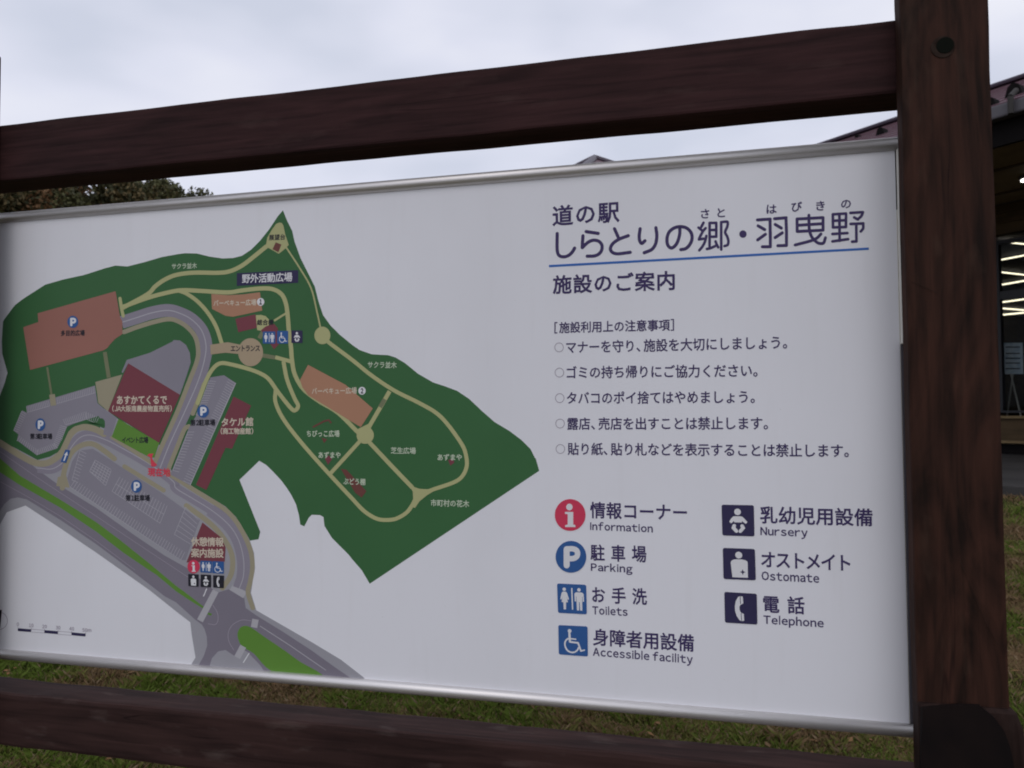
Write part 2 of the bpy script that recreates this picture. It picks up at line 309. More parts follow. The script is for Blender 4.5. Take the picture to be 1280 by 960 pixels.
# ------------------------------------------------------------------ printing on the sign face
LAY = [.00015]
STEP = 3e-6
def smooth_pts(p, closed=False, n=6):
    p = [Vector((*q, 0)) for q in p]; out = []; m = len(p)
    for i in range(m if closed else m-1):
        a = p[(i-1) % m] if (closed or i > 0) else p[i]*2-p[i+1]
        b, c = p[i], p[(i+1) % m]; d = p[(i+2) % m] if (closed or i+2 < m) else c*2-b
        for k in range(n):
            t = k/n; out.append(.5*((2*b)+(c-a)*t+(2*a-5*b+4*c-d)*t*t+(3*b-a-3*c+d)*t**3))
    if not closed: out.append(p[-1])
    return [(q.x, q.y) for q in out]
class Print:
    """one printed mark: flat shapes given in photo pixels and laid on the sign face"""
    def __init__(s, name, label=None): s.name, s.label, s.v, s.f, s.mi, s.m = name, label, [], [], [], []
    def lay(s): LAY[0] += STEP; return -LAY[0]
    def mid(s, m):
        if M[m] not in s.m: s.m.append(M[m])
        return s.m.index(M[m])
    def add(s, pts, faces, m, Y=None):
        Y = s.lay() if Y is None else Y
        o = len(s.v); s.v += [on_plane(x, y, Y) for x, y in pts]; k = s.mid(m)
        for f in faces: s.f.append(tuple(i+o for i in f)); s.mi.append(k)
    def poly(s, pts, m, sm=False, n=5):
        if sm: pts = smooth_pts(pts, True, n)
        fs = tessellate_polygon([[Vector((x, -y, 0)) for x, y in pts]])
        out = []
        for a, b, c in fs:
            ax, ay = pts[a]; bx, by = pts[b]; cx, cy = pts[c]
            cr_ = (bx-ax)*-(cy-ay)+(by-ay)*(cx-ax)
            out.append((a, b, c) if cr_ > 0 else (a, c, b))
        s.add(pts, out, m); return s
    def ell(s, cx, cy, rx, ry, m, n=32):
        pts = [(cx+rx*math.cos(a), cy-ry*math.sin(a)) for a in [2*math.pi*k/n for k in range(n)]]
        s.add(pts, [tuple(range(n))], m); return s
    def stroke(s, pts, w, m, sm=False, closed=False, cap=True, Y=None):
        Y = s.lay() if Y is None else Y
        if sm: pts = smooth_pts(pts, closed, 6)
        n = len(pts); P = [Vector(p) for p in pts]; L = []; h = w/2
        for i in range(n):
            a = P[(i-1) % n] if (closed or i) else P[0]; b = P[(i+1) % n] if (closed or i < n-1) else P[-1]
            t1 = (P[i]-a); t2 = (b-P[i])
            t1 = t1.normalized() if t1.length > 1e-6 else t2.normalized(); t2 = t2.normalized() if t2.length > 1e-6 else t1
            t = (t1+t2); t = t.normalized() if t.length > 1e-3 else t1
            nn = Vector((-t.y, t.x)); k = max(.5, abs(nn.dot(Vector((-t1.y, t1.x))))); L.append((nn*h/k, t))
        v = []; f = []
        for i in range(n): v += [tuple(P[i]+L[i][0]), tuple(P[i]-L[i][0])]
        for i in range(n if closed else n-1):
            j = (i+1) % n; f.append((2*i, 2*i+1, 2*j+1, 2*j))
        if cap and not closed:
            for i, sg in ((0, -1), (n-1, 1)):
                nn, t = L[i]; base = len(v); a0 = [2*i, 2*i+1]; arc = []
                for k in range(1, 6):
                    an = math.pi*k/6; q = P[i]+nn*math.cos(an)+t*sg*h*math.sin(an); v.append(tuple(q)); arc.append(base+k-1)
                f.append(tuple([2*i]+arc+[2*i+1]))
        o = len(s.v)
        out = []
        for q in f:
            A = sum(v[q[k]][0]*v[q[(k+1) % len(q)]][1]-v[q[(k+1) % len(q)]][0]*v[q[k]][1] for k in range(len(q)))
            out.append(q if A < 0 else tuple(reversed(q)))
        s.add(v, out, m, Y); return s
    def comb(s, a0, a1, b0, b1, n, w, m, rails=True):
        """parking bays: n lines from the a-edge to the b-edge"""
        Y = s.lay()
        for k in range(n+1):
            t = k/n; s.stroke([(a0[0]+(a1[0]-a0[0])*t, a0[1]+(a1[1]-a0[1])*t), (b0[0]+(b1[0]-b0[0])*t, b0[1]+(b1[1]-b0[1])*t)], w, m, cap=False, Y=Y)
        if rails: s.stroke([a0, a1], w, m, cap=False)
        return s
    def quad(s, q, m, r=.06):
        """rounded square on four corner pixels"""
        pts = []
        for cx, cy, a0 in ((1-r, r, -90), (1-r, 1-r, 0), (r, 1-r, 90), (r, r, 180)):
            for k in range(5): a = math.radians(a0+22.5*k); pts.append(bil(q, cx+r*math.cos(a), cy+r*math.sin(a)))
        return s.poly(pts, m)
    def done(s):
        me = bpy.data.meshes.new(s.name); off = world_loc(board)
        me.from_pydata([tuple(v-off) for v in s.v], [], s.f)
        for m in s.m: me.materials.append(m)
        me.polygons.foreach_set('material_index', s.mi); me.update()
        return link(s.name, me, panel, label=s.label)
def bil(q, u, v):
    (ax, ay), (bx, by), (cx, cy), (dx, dy) = q       # TL TR BR BL
    return ((1-u)*(1-v)*ax+u*(1-v)*bx+u*v*cx+(1-u)*v*dx, (1-u)*(1-v)*ay+u*(1-v)*by+u*v*cy+(1-u)*v*dy)
def Z(ox, oy, s, pts): return [(ox+x/s, oy+y/s) for x, y in pts]
S5 = 16/3
z1 = lambda p: Z(0, 220, S5, p); z2 = lambda p: Z(220, 240, S5, p); z3 = lambda p: Z(440, 400, S5, p); z4 = lambda p: Z(0, 380, S5, p)
z5 = lambda p: Z(220, 400, S5, p); z6 = lambda p: Z(0, 540, S5, p); z7 = lambda p: Z(220, 560, S5, p); z8 = lambda p: Z(440, 560, S5, p)
z9 = lambda p: Z(220, 700, S5, p); za = lambda p: Z(0, 680, S5, p); zt3 = lambda p: Z(680, 240, S5, p); zk = lambda p: Z(140, 360, 8, p)

for a, b in (((1226, 765), (1247, 806)), ((1140, 352), (1172, 366)), ((1200, 700), (1226, 765))):
    frombm('cobweb_thread', cyl_bm(on_plane(*a, PF-.002), on_plane(*b, PF-.0018), .0003, 5), M['ring'], rp)
# ---- map
g = Print('map_park_area', 'dark green park area of the map')
g.poly(z1([(25, 960), (100, 860), (160, 815), (300, 725), (420, 690), (560, 660), (700, 615), (770, 597), (850, 603), (960, 575), (1080, 540), (1180, 522)])
 + z2([(60, 408), (140, 410), (220, 430), (310, 443), (380, 440), (440, 425), (500, 385), (560, 325), (620, 250), (680, 160), (713, 122), (740, 190), (775, 260), (790, 330), (830, 440), (880, 540), (925, 630), (950, 730), (980, 820), (1030, 890), (1090, 950)])
 + z3([(0, 165), (50, 200), (130, 228), (190, 232), (240, 234), (290, 250), (350, 285), (440, 358), (540, 416), (620, 442), (700, 472), (780, 525), (870, 610), (950, 680), (1050, 740), (1130, 800), (1190, 860), (1220, 920)])
 + z8([(1225, 70), (1248, 152), (118, 905), (65, 815), (0, 740)])
 + z7([(1150, 710), (1040, 600), (990, 520), (983, 460), (960, 447), (905, 445), (885, 465), (855, 522), (828, 510), (820, 450), (800, 375), (770, 315), (740, 268), (705, 220), (670, 182), (635, 145), (600, 112), (555, 85), (423, 212), (562, 560), (550, 608), (480, 620)])
 + [(300, 690), (240, 640), (130, 600), (60, 590), (-20, 560), (-20, 520)] + z4([(0, 610), (30, 530), (50, 460), (45, 440), (15, 330), (12, 250), (20, 120)]), 'green')
g.done()
g = Print('map_ground', 'grey street area of the map')
g.poly([(-20, 538), (0, 551), (19, 560), (47, 575), (62, 571), (75, 564), (82, 552), (88, 538), (98, 531), (112, 531), (124, 537), (127, 530), (124, 516), (122, 505), (135, 514), (148, 524), (160, 530), (205, 560), (215, 590), (222, 596)]
 + z7([(100, 250), (200, 310), (330, 390), (400, 460), (450, 540), (490, 610), (520, 700), (527, 800)]) + z9([(510, 150), (500, 220), (535, 335), (700, 430), (900, 545), (1100, 665), (1245, 778), (1270, 800), (1240, 815), (90, 715), (130, 650), (105, 500), (95, 415), (0, 340)])
 + za([(1250, 510), (1000, 310), (830, 190), (560, 0)]) + z6([(620, 790), (400, 640), (170, 490), (45, 535), (0, 615)]) + [(-20, 690)], 'apron')
g.done()
g = Print('map_road', 'dark dual carriageway with its green middle strip')
g.poly(z6([(-90, 20), (0, 75), (120, 140), (250, 250), (380, 345), (640, 505), (900, 690), (1100, 825), (1280, 925)]) + z9([(150, 118), (240, 190), (285, 215), (350, 195), (455, 252), (465, 320), (540, 372), (700, 470), (900, 600), (1060, 715), (1170, 790), (600, 760), (560, 700), (475, 612), (430, 590), (390, 640), (330, 600), (280, 610), (240, 655), (220, 720), (140, 720), (185, 640), (208, 570), (205, 510), (190, 460), (172, 430), (130, 400), (0, 282)])
 + za([(1100, 350), (880, 180), (640, 0)]) + z6([(400, 585), (180, 450), (120, 436), (70, 445), (30, 480), (0, 525)]) + [(-20, 660)], 'road')
g.poly(z6([(-90, 110), (0, 175), (130, 290), (400, 450), (640, 600), (800, 720), (1000, 880)]) + z9([(0, 172), (60, 215), (185, 312), (178, 322), (90, 268), (0, 208)]) + z6([(1040, 950), (1000, 925), (820, 803), (640, 663), (400, 503), (130, 352), (0, 268), (-90, 200)]), 'lgreen')
for p in ([(0, 130), (250, 305), (640, 560), (1000, 800), (1280, 985)], [(0, 330), (200, 440), (400, 560), (640, 725), (900, 920)]):
    g.stroke(z6(p), .5, 'thin', cap=False)
g.poly(z9([(410, 510), (420, 462), (450, 440), (500, 450), (600, 520), (720, 600), (830, 680), (975, 765), (900, 790), (700, 765), (600, 715), (520, 625), (440, 575)]), 'lgreen', True, 3)
g.poly(z9([(215, 350), (240, 358), (232, 372), (210, 362)]), 'lgreen')
for p in ([(265, 205), (160, 405)], [(530, 395), (520, 450)], [(448, 575), (408, 650)]): g.stroke(z9(p), 8, 'cross', cap=False)
g.stroke(z9([(370, 180), (460, 235)]), 8.5, 'cross', cap=False)
for p, c in (([(420, 158), (470, 190)], 'white'), ([(205, 190), (183, 243)], 'white'), ([(488, 620), (448, 685)], 'white')): g.stroke(z9(p), 1.2, c, cap=False)
g.stroke(z9([(245, 300), (275, 350), (280, 400), (262, 430), (215, 425)]), .7, 'thin', sm=True)
g.stroke(z9([(500, 405), (440, 400), (380, 430), (350, 480), (352, 540), (385, 600)]), .7, 'thin', sm=True)
g.stroke(z9([(560, 440), (760, 570), (1000, 735)]), .9, 'cross', cap=False)
g.stroke(z9([(570, 425), (760, 545), (1000, 695), (1080, 750)]), 1.2, 'navy' if 0 else 'road', cap=False)
g.done()
g = Print('map_road', 'branch road looping round the car parks')
loop = z9([(422, 190)]) + z7([(448, 860), (452, 760), (432, 655), (392, 565), (330, 490), (230, 410), (100, 330), (0, 268)]) + z6([(1150, 325), (1000, 215), (800, 100), (700, 50), (600, 20), (530, 40), (470, 110), (430, 190), (350, 245), (250, 240)])
g.stroke(loop[:7], 17, 'road2', sm=True, cap=False); g.stroke(loop[5:], 12, 'road2', sm=True, cap=False)
g.stroke(loop, .9, 'line', sm=True, cap=False)
r2 = [(200, 585), (213, 553), (233, 510), (247, 478), (255, 452), (257.5, 432), (252, 413), (239, 399), (223, 391), (209, 388), (190, 391), (171, 397), (152, 403)]
g.stroke(r2, 16, 'road2', sm=True, cap=False); g.stroke(r2, 1.1, 'line', sm=True, cap=False)
g.done()
g = Print('map_sidewalk', 'beige footways beside the map roads')
K = 'walk'
g.stroke([(-15, 545), (0, 553.5), (20, 566), (40, 577), (52, 579.5), (63, 577), (76, 567), (82, 555), (88, 543), (97, 535.5), (108, 534), (120, 537), (130, 542.5)], 8, K, sm=True)
g.stroke([(78, 610), (80, 590), (88, 568), (101, 557), (116, 555), (131, 564), (143, 573.5)], 6.5, K, sm=True)
g.stroke([(155.6, 583), (204.5, 613)], 5.5, K)
g.stroke([(140, 546), (164, 561.5), (189, 578)], 5.5, K)
g.stroke([(194, 577), (203, 556), (222, 514), (236, 478), (246, 452), (247.7, 437), (244, 421), (233, 408), (220, 400.5), (209, 399), (192.5, 402.5), (172.5, 408.5), (155, 415)], 5.6, K, sm=True)
g.stroke([(211, 585), (221, 560), (230.5, 537), (236, 533)], 5.5, K, sm=True)
g.stroke([(241, 517), (250, 494), (255, 480)], 5.5, K, sm=True)
g.stroke([(209, 591), (225, 601), (238.7, 610), (257, 621.5), (280, 636), (293, 649), (301.5, 662), (309, 677), (314, 692), (315.5, 710), (312.5, 728), (310, 741), (316, 760)], 5.8, K, sm=True)
g.stroke([(233, 632), (257.5, 650), (272.5, 664), (284, 680), (290, 695), (290.5, 710), (287, 722), (278, 735)], 6.5, K, sm=True)
g.poly(z4([(635, 520), (815, 470), (720, 715), (655, 660), (648, 600)]), 'walk')
g.poly(z6([(385, 300), (440, 285), (465, 372), (375, 360)]), 'walk')
g.done()
g = Print('map_parking', 'parking area in the upper left corner of the grey streets')
g.poly([(33, 507.5), (118.5, 482), (122, 504), (134, 514), (146, 523), (139, 546), (129, 543), (131, 531), (123, 520), (108, 524.5), (94, 529), (84, 533), (78, 545), (72.5, 560), (47, 570), (21, 551), (23, 543), (16.7, 538), (27.5, 513), (34, 516)], 'lot')
g.comb((34, 515.5), (62, 507.5), (33, 508), (60, 500.5), 13, .45, 'line'); g.comb((70, 505), (119, 491), (69, 498), (118.5, 482.5), 22, .45, 'line')
g.comb((82, 531), (108, 524), (79, 524), (106, 514.5), 12, .45, 'line'); g.comb((108, 524), (122, 530), (108, 514.5), (126, 523), 7, .45, 'line')
g.comb((73, 560), (83, 534), (66, 556), (75, 532), 11, .45, 'line'); g.comb((47, 570), (72, 561), (46, 562), (67, 554), 10, .45, 'line')
g.comb((21, 551.5), (46, 570), (25, 545), (47, 562), 10, .45, 'line'); g.comb((17, 538), (27, 514), (23, 540), (33, 518), 9, .45, 'line')
g.poly([(121.5, 529), (124, 524), (128, 523), (131, 527), (130.5, 535), (125, 533)], 'green', True, 3)
g.poly(z6([(100, 62), (120, 60), (245, 155), (380, 110), (440, 0), (455, -40), (575, -75), (700, -40), (640, -65), (580, -62), (470, -30), (455, 0), (400, 118), (250, 173)]), 'green')
g.done()
g = Print('map_parking', 'long parking area beside the maroon hall on the map')
g.poly([(263, 471.7), (280, 469), (294.7, 478.7), (237.5, 606.7), (213, 593), (236, 535), (245, 520)], 'lot')
g.comb((261, 476), (245, 519), (270, 477), (254, 518), 14, .5, 'line'); g.comb((294, 479.5), (273, 526), (285, 474), (264, 521), 16, .5, 'line')
g.comb((235, 540), (216, 588), (243, 540), (224, 590), 14, .5, 'line'); g.comb((269, 536), (238, 605), (260, 532), (229, 601), 22, .5, 'line')
g.stroke([(294.7, 478.7), (237.5, 606.7)], .9, 'line', cap=False)
g.done()
g = Print('map_parking', 'largest parking area in the lower left of the map')
g.poly([(84, 598), (90, 577), (99, 563), (116, 561), (140, 576), (152, 584), (202, 616), (230, 636), (250, 650), (246, 660), (232, 700), (225, 700), (165, 660), (88, 609)], 'lot')
g.comb((90, 600), (100, 563), (97, 603), (108, 567), 9, .5, 'line'); g.comb((88, 609), (226, 700), (94, 600), (231, 690), 44, .5, 'line')
g.comb((112, 589), (119, 575), (133, 603), (139, 587), 5, .5, 'line'); g.comb((112, 589), (132, 607), (119, 576), (139, 588), 6, .5, 'line')
g.comb((140, 614), (200, 654), (150, 596), (209, 632), 17, .5, 'line'); g.stroke([(145, 605), (205, 643)], .5, 'line', cap=False)
g.comb((232, 634), (218, 668), (248, 650), (238, 680), 6, .5, 'line')
g.done()
g = Print('map_parking', 'plain grey yard behind the square maroon building')
g.poly(z4([(845, 373), (1000, 325), (1150, 250), (1158, 240)]) + z4([(1200, 243), (1240, 272), (1266, 325), (1272, 390), (1240, 490), (1200, 605), (855, 395), (820, 460), (810, 455)]), 'lot'); g.done()
g = Print('map_square', 'terracotta square'); g.poly([(47, 391.6), (144.4, 364), (147, 378), (150, 396), (153, 402), (153, 417.5), (144, 423.5), (138, 430), (134, 435), (129, 438), (37.5, 462.5), (29, 409), (48, 402.5)], 'terra'); g.done()
g = Print('map_square', 'light green event square'); g.poly([(148, 523.6), (199, 553.6), (193, 572), (187, 572), (139.6, 546)], 'lgreen'); g.done()
g = Print('map_path', 'pale winding park paths')
w = 5.3; k = 'path'
g.stroke([(150, 373), (152, 386), (154, 395)], 4, k)
g.stroke([(153, 385), (184, 368), (194, 358), (206, 349.5), (221, 343.5), (242.5, 340.8), (272.5, 341), (287.5, 339), (302.5, 332), (317.5, 320.6), (333, 308)], w, k, sm=True)
g.stroke([(154, 383.5), (184, 372.5), (209, 365.8), (227.5, 362.8), (252, 363.7), (284, 365.5), (303, 363), (326, 360.6), (341, 361.5), (352, 368), (357.5, 380), (360, 399), (361, 413), (363.6, 433), (365, 450), (368.5, 468), (379, 486), (398, 501), (422.5, 516), (449, 542)], w, k, sm=True)
g.stroke([(224, 363.5), (233, 367), (246, 376), (259, 390), (270, 408), (277.5, 430)], 4.8, k, sm=True)
g.stroke([(247, 504), (257.5, 476), (266, 461), (276, 454), (291, 456), (310, 461), (325, 466.6), (336, 474), (347.5, 490), (364, 510.6), (369.5, 512.5), (372.6, 507), (368, 497.5), (359, 475), (354.5, 453)], 5, k, sm=True)
g.stroke([(344.5, 488), (344.5, 503), (355, 525), (379, 556), (411, 592), (440, 623), (455, 638.7), (470, 648), (483, 650), (496, 648), (509, 640), (517, 629), (527, 618), (541, 612), (567, 603), (578, 595), (583.5, 582), (582, 567), (577, 555), (560, 531), (545, 516), (522.5, 503), (492.5, 488), (464, 469), (440, 449.7), (411, 428), (404, 420)], 4.9, k, sm=True)
g.stroke([(487, 489), (475, 510), (461, 534)], 5.2, k, cap=False); g.stroke([(481, 499), (475, 509)], 5.2, 'dim', cap=False)
g.stroke([(453, 548), (412, 593)], 4.8, k); g.stroke([(459, 550), (490, 583), (515, 609)], 5.2, k, sm=True)
g.poly(z8([(375, 235), (420, 262), (450, 272), (500, 275), (545, 268), (550, 285), (500, 315), (450, 355), (420, 400), (385, 385), (408, 340), (405, 290)]), k)
g.ell(456.5, 544, 10.8, 10.8, k); g.poly([(446, 537), (460, 530), (464, 536), (455, 547)], k)
g.stroke(z2([(735, 370), (820, 500), (900, 640), (940, 800), (962, 900)]), 2, k, sm=True)
g.ell(403, 419.3, 10, 11, k)
g.poly(z2([(690, 203), (706, 207), (716, 225), (730, 290), (752, 352), (728, 378), (685, 412), (622, 376), (598, 366), (608, 305), (640, 250), (668, 212)]), k)
g.stroke([(344, 446.5), (357, 450), (364, 452)], 4.8, k, cap=False); g.stroke([(327, 444), (343.5, 447)], 5, 'dim', cap=False)
g.stroke([(324, 423), (330, 412)], 5, 'dim', cap=False); g.stroke([(342.6, 401), (357.5, 391.6)], 2.6, k, cap=False)
g.stroke([(59, 459), (64.5, 494)], 2.6, 'dim', cap=False); g.stroke([(131, 440), (136, 472)], 5, 'dim', cap=False); g.stroke([(65, 493), (67, 507)], 7, 'walk', cap=False)
g.done()
g = Print('map_entrance', 'beige round forecourt')
g.poly(z5([(228, 165), (345, 148), (430, 165), (430, 228), (330, 218), (232, 230)]), 'cream'); g.ell(313.2, 440.3, 15.6, 17.6, 'cream')
g.poly(Z(250, 360, 8.533, [(595, 290), (650, 287), (700, 300), (740, 340), (735, 395), (650, 455), (610, 450)]), 'path'); g.done()
g = Print('map_barbecue_area', 'tan plot in the upper middle of the map'); g.poly(z2([(235, 680), (350, 688), (450, 682), (560, 668), (567, 730), (575, 790), (380, 832), (330, 825), (240, 780)]), 'bbq'); g.done()
g = Print('map_barbecue_area', 'slanting tan plot among the park paths'); g.poly([(385, 456), (432, 481), (466, 510.6), (451, 534), (385, 494), (378, 484), (375, 475)], 'bbq'); g.done()
for pts, c in ((z4([(855, 395), (1200, 605), (1060, 925), (720, 715)]), 'maroon'), ([(292, 495.6), (314, 507), (290, 561), (282, 559.5), (258, 612.5), (245, 606)], 'maroon'),
  ([(253, 653), (276, 671.5), (282, 684), (281, 702), (233, 703)], 'maroon'), (z2([(395, 845), (530, 815), (540, 905), (415, 935)]), 'maroon'),
  (Z(250, 360, 8.533, [(790, 380), (830, 430), (840, 600), (790, 655), (650, 450), (700, 410)]), 'maroon'), (z2([(665, 335), (703, 350), (683, 402), (643, 382)]), 'dred'),
  ([(426, 586), (433, 587), (458, 614), (452, 622), (444, 616)], 'dred'), ([(406, 573), (411, 569), (415, 574), (410, 581)], 'maroon'), ([(560, 575), (566, 573), (568, 578), (563, 582)], 'maroon'), ([(402, 547), (409, 549), (405, 554)], 'dred')):
    Print('map_building').poly(pts, c).done()
Print('map_building').stroke([(391, 534), (405, 526.5), (411, 525), (414, 529)], 2.2, 'dred', cap=False).done()

# ---- lettering: glyphs come from the typeface built into Blender
_gl = {}
def glyph(s, off, res=2):
    if (s, off) not in _gl:
        c = bpy.data.curves.new('t', 'FONT'); c.body = s; c.resolution_u = res; c.offset = off
        o = bpy.data.objects.new('t', c); C.objects.link(o); dg = bpy.context.evaluated_depsgraph_get()
        me = bpy.data.meshes.new_from_object(o.evaluated_get(dg))
        V = np.array([v.co[:2] for v in me.vertices]); F = [tuple(p.vertices) for p in me.polygons]
        bpy.data.objects.remove(o); bpy.data.curves.remove(c); bpy.data.meshes.remove(me)
        _gl[(s, off)] = (V, F)
    return _gl[(s, off)]
def embolden(V, F, d):
    """extra rim of width d round the outline, so strokes get heavier and softer at the corners"""
    from collections import Counter
    cnt = Counter(); 
    for f in F:
        for k in range(len(f)): cnt[(f[k], f[(k+1) % len(f)])] += 1
    bd = [e for e in cnt if (e[1], e[0]) not in cnt]
    key = {}; rep = [key.setdefault((round(v[0], 5), round(v[1], 5)), i) for i, v in enumerate(V)]
    bd = [(rep[a], rep[b]) for a, b in bd if rep[a] != rep[b]]; sset = set(bd); bd = [e for e in bd if (e[1], e[0]) not in sset]
    nrm = {}
    for a, b in bd:
        t = V[b]-V[a]; l = np.hypot(*t); n = np.array([t[1], -t[0]])/max(l, 1e-9)
        nrm.setdefault(a, []).append(n); nrm.setdefault(b, []).append(n)
    W = list(V); idx = {}
    for a, ns in nrm.items():
        n = sum(ns); l = np.hypot(*n); n = n/max(l, 1e-6); c = max(.72, float(n @ ns[0])); idx[a] = len(W); W.append(V[a]+n*d/c)
    G = list(F)+[(b, a, idx[a], idx[b]) for a, b in bd]
    return np.array(W), G
FULL = {c: chr(ord(c)+0xFEE0) for c in 'ABCDEFGHIJKLMNOPQRSTUVWXYZabcdefghijklmnopqrstuvwxyz0123456789()[]'}
_eb = {}
def bars(*rs_):
    V = []; F = []
    for x0, x1, y0, y1 in rs_: o = len(V); V += [(x0, y0), (x1, y0), (x1, y1), (x0, y1)]; F.append((o, o+1, o+2, o+3))
    return np.array(V), F
PLAIN = {'\uff29': bars((0, .075, 0, .735)), '\uff4c': bars((0, .07, 0, .79)), '\uff49': bars((0, .07, 0, .54), (-.008, .078, .64, .73))}
def heavy(ch, off):
    if ch in PLAIN and (ch, off) not in _eb: _eb[(ch, off)] = embolden(*PLAIN[ch], off)
    if (ch, off) not in _eb: _eb[(ch, off)] = embolden(*glyph(ch, 0), off)
    return _eb[(ch, off)]
def text(s, l, r, em, m='ink', off=.012, name='lettering', latin=False, label=None):
    """lettering from photo pixel l to r (ends of its middle line); em = height of a full glyph in pixels"""
    P = Print(name, label); Y = P.lay()
    A, B = on_plane(*l, Y), on_plane(*r, Y); ex = (B-A); W = ex.length; ex = ex.normalized(); ez = Vector((-ex.z, 0, ex.x))
    H = abs(on_plane(l[0], l[1]-em/2, Y).z-on_plane(l[0], l[1]+em/2, Y).z)
    V = []; F = []; o = 0
    def put(g_, f_):
        nonlocal o
        V.append(g_); F.extend(tuple(i+o for i in f) for f in f_); o += len(g_)
    if latin:
        x = 0
        for ch in s:
            if ch == ' ': x += .26; continue
            g_, f_ = heavy(FULL[ch], off); x0, x1 = g_[:, 0].min(), g_[:, 0].max()
            e_ = .03 if ch in 'Iil' else 0; x += e_; put(np.c_[g_[:, 0]-x0+x, g_[:, 1]], f_); x += x1-x0+.088+e_
        q = np.concatenate(V); x0, x1 = q[:, 0].min(), q[:, 0].max(); y0, y1 = q[:, 1].min(), q[:, 1].max()
        V = [np.c_[(q[:, 0]-x0)/(x1-x0)*W, ((q[:, 1]-(y0+y1)/2)/(y1-y0))*H]]
    else:
        adv = {'、': .62, '[': .5, ']': .5, '(': .42, ')': .42, ' ': .35, 'J': .5, 'A': .66, '1': .6, '2': .6, '3': .6, '。': .6}
        pos = []; x = 0
        for ch in s: pos.append(x); x += adv.get(ch, 1)
        items = [(ch, p) for ch, p in zip(s, pos) if ch != ' ']
        k = H/.93
        def G(ch):
            g_, f_ = heavy(FULL.get(ch, ch), off)
            if ch in FULL: g_ = g_-np.array([g_[:, 0].min()-.06, 0])
            return g_, f_
        f0, l0 = G(items[0][0])[0][:, 0].min(), G(items[-1][0])[0][:, 0].max()
        pitch = (W-(l0-f0)*k)/max(items[-1][1], 1e-6) if len(items) > 1 else 0; sx = k
        if len(items) > 1 and pitch < k*.97: sx = k*max(.86, pitch/k); pitch = (W-(l0-f0)*sx)/items[-1][1]
        if len(items) == 1: sx = k
        for ch, p in items:
            g_, f_ = G(ch); put(np.c_[(g_[:, 0]-f0)*sx+p*pitch, (g_[:, 1]-.38)*k], f_)
    V = np.concatenate(V); P.v = [A+ex*float(a)+ez*float(b) for a, b in V]; P.f = F; P.mi = [0]*len(F); P.m = [M[m]]
    return P.done()

text('サクラ並木', (214.7, 333), (246.2, 332), 7, 'pale', .02, 'map_label'); text('展望台', (336, 297), (356.5, 296), 7, 'black', .03, 'map_label')
Print('map_label_plate', 'dark plate of the outdoor activity area').poly(z2([(405, 541), (815, 520), (815, 605), (405, 626)]), 'navy').done()
text('野外活動広場', (302.5, 348.4), (365.3, 346), 11, 'white', .02, 'map_label')
text('バーベキュー広場', (266.9, 379), (320.3, 377.8), 7.5, 'tan', .025, 'map_label')
for x, y, n_ in ((325.8, 377.4, '1'), (452.5, 488.5, '2')):
    Print('map_number_disc').ell(x, y, 4.6, 4.9, 'white').done(); text(n_, (x-1.7, y), (x+1.7, y), 6.8, 'black', .05, 'map_label', latin=True)
text('総合棟', (321.3, 403), (342, 402.8), 7, 'black', .03, 'map_label'); text('エントランス', (288.4, 435.6), (325, 435.2), 8, 'black', .03, 'map_label')
text('バーベキュー広場', (389.7, 489), (446, 488), 8, 'tan', .02, 'map_label'); text('サクラ並木', (459.7, 455.9), (495.9, 456.3), 8, 'pale', .02, 'map_label')
text('ちびっこ広場', (383.5, 542), (424.4, 542), 8, 'pale', .025, 'map_label'); text('芝生広場', (488.4, 563), (519.7, 563.5), 8, 'pale', .02, 'map_label')
text('あずまや', (546.9, 571.6), (577.4, 571.6), 8, 'pale', .025, 'map_label'); text('あずまや', (398, 568.8), (425.7, 568.8), 8, 'pale', .025, 'map_label')
text('ぶどう棚', (429, 601.6), (456.6, 602.4), 8, 'pale', .025, 'map_label'); text('市町村の花木', (538.4, 628.4), (586.6, 629.8), 8.5, 'pale', .02, 'map_label')
text('多目的広場', (76, 416.6), (106, 416), 7, 'black', .035, 'map_label'); text('第3駐車場', (37.5, 545.4), (65.3, 545.4), 7, 'black', .035, 'map_label')
text('あすかてくるで', (146, 500), (208.7, 499.6), 11, 'tan', .03, 'map_label'); text('(JA大阪南農産物直売所)', (140.3, 510.7), (214.7, 510.7), 7.6, 'tan', .025, 'map_label')
text('イベント広場', (152.3, 550), (185.3, 550), 7.5, 'black', .03, 'map_label'); text('第2駐車場', (237.8, 528.4), (269, 528), 7.6, 'black', .035, 'map_label')
text('タケル館', (276.8, 527.9), (316.6, 527), 10.5, 'tan', .03, 'map_label'); text('(商工物産館)', (275.7, 538.8), (316.6, 538.8), 7.6, 'tan', .03, 'map_label')
text('現在地', (184.7, 590), (213, 590.6), 10, 'redt', .035, 'map_label', label='red you are here label'); text('第1駐車場', (157, 622.5), (187.5, 622.5), 7.6, 'black', .035, 'map_label')
text('休憩情報', (238.8, 677), (279.6, 677.6), 11, 'tan', .025, 'map_label'); text('案内施設', (238.8, 691), (279.6, 691.6), 11, 'tan', .025, 'map_label')
g = Print('map_arrow', 'red you are here arrow'); g.poly([(183.6, 569.5), (186.5, 567), (192, 567), (190.3, 570), (190, 573), (192.3, 577), (196.5, 581), (193, 583.5), (189, 583), (188.3, 577), (187.6, 571.5)], 'redt'); g.done()
g = Print('map_scale_bar')
for q in ([(22.3, 785.3), (39, 786.6), (38.8, 790), (22.2, 788.7)], [(55.6, 787.6), (72.5, 789), (72.2, 792.7), (55.4, 791.2)], [(89.4, 790.4), (107, 792), (106.6, 795.6), (89.3, 794)]): g.poly(q, 'navy')
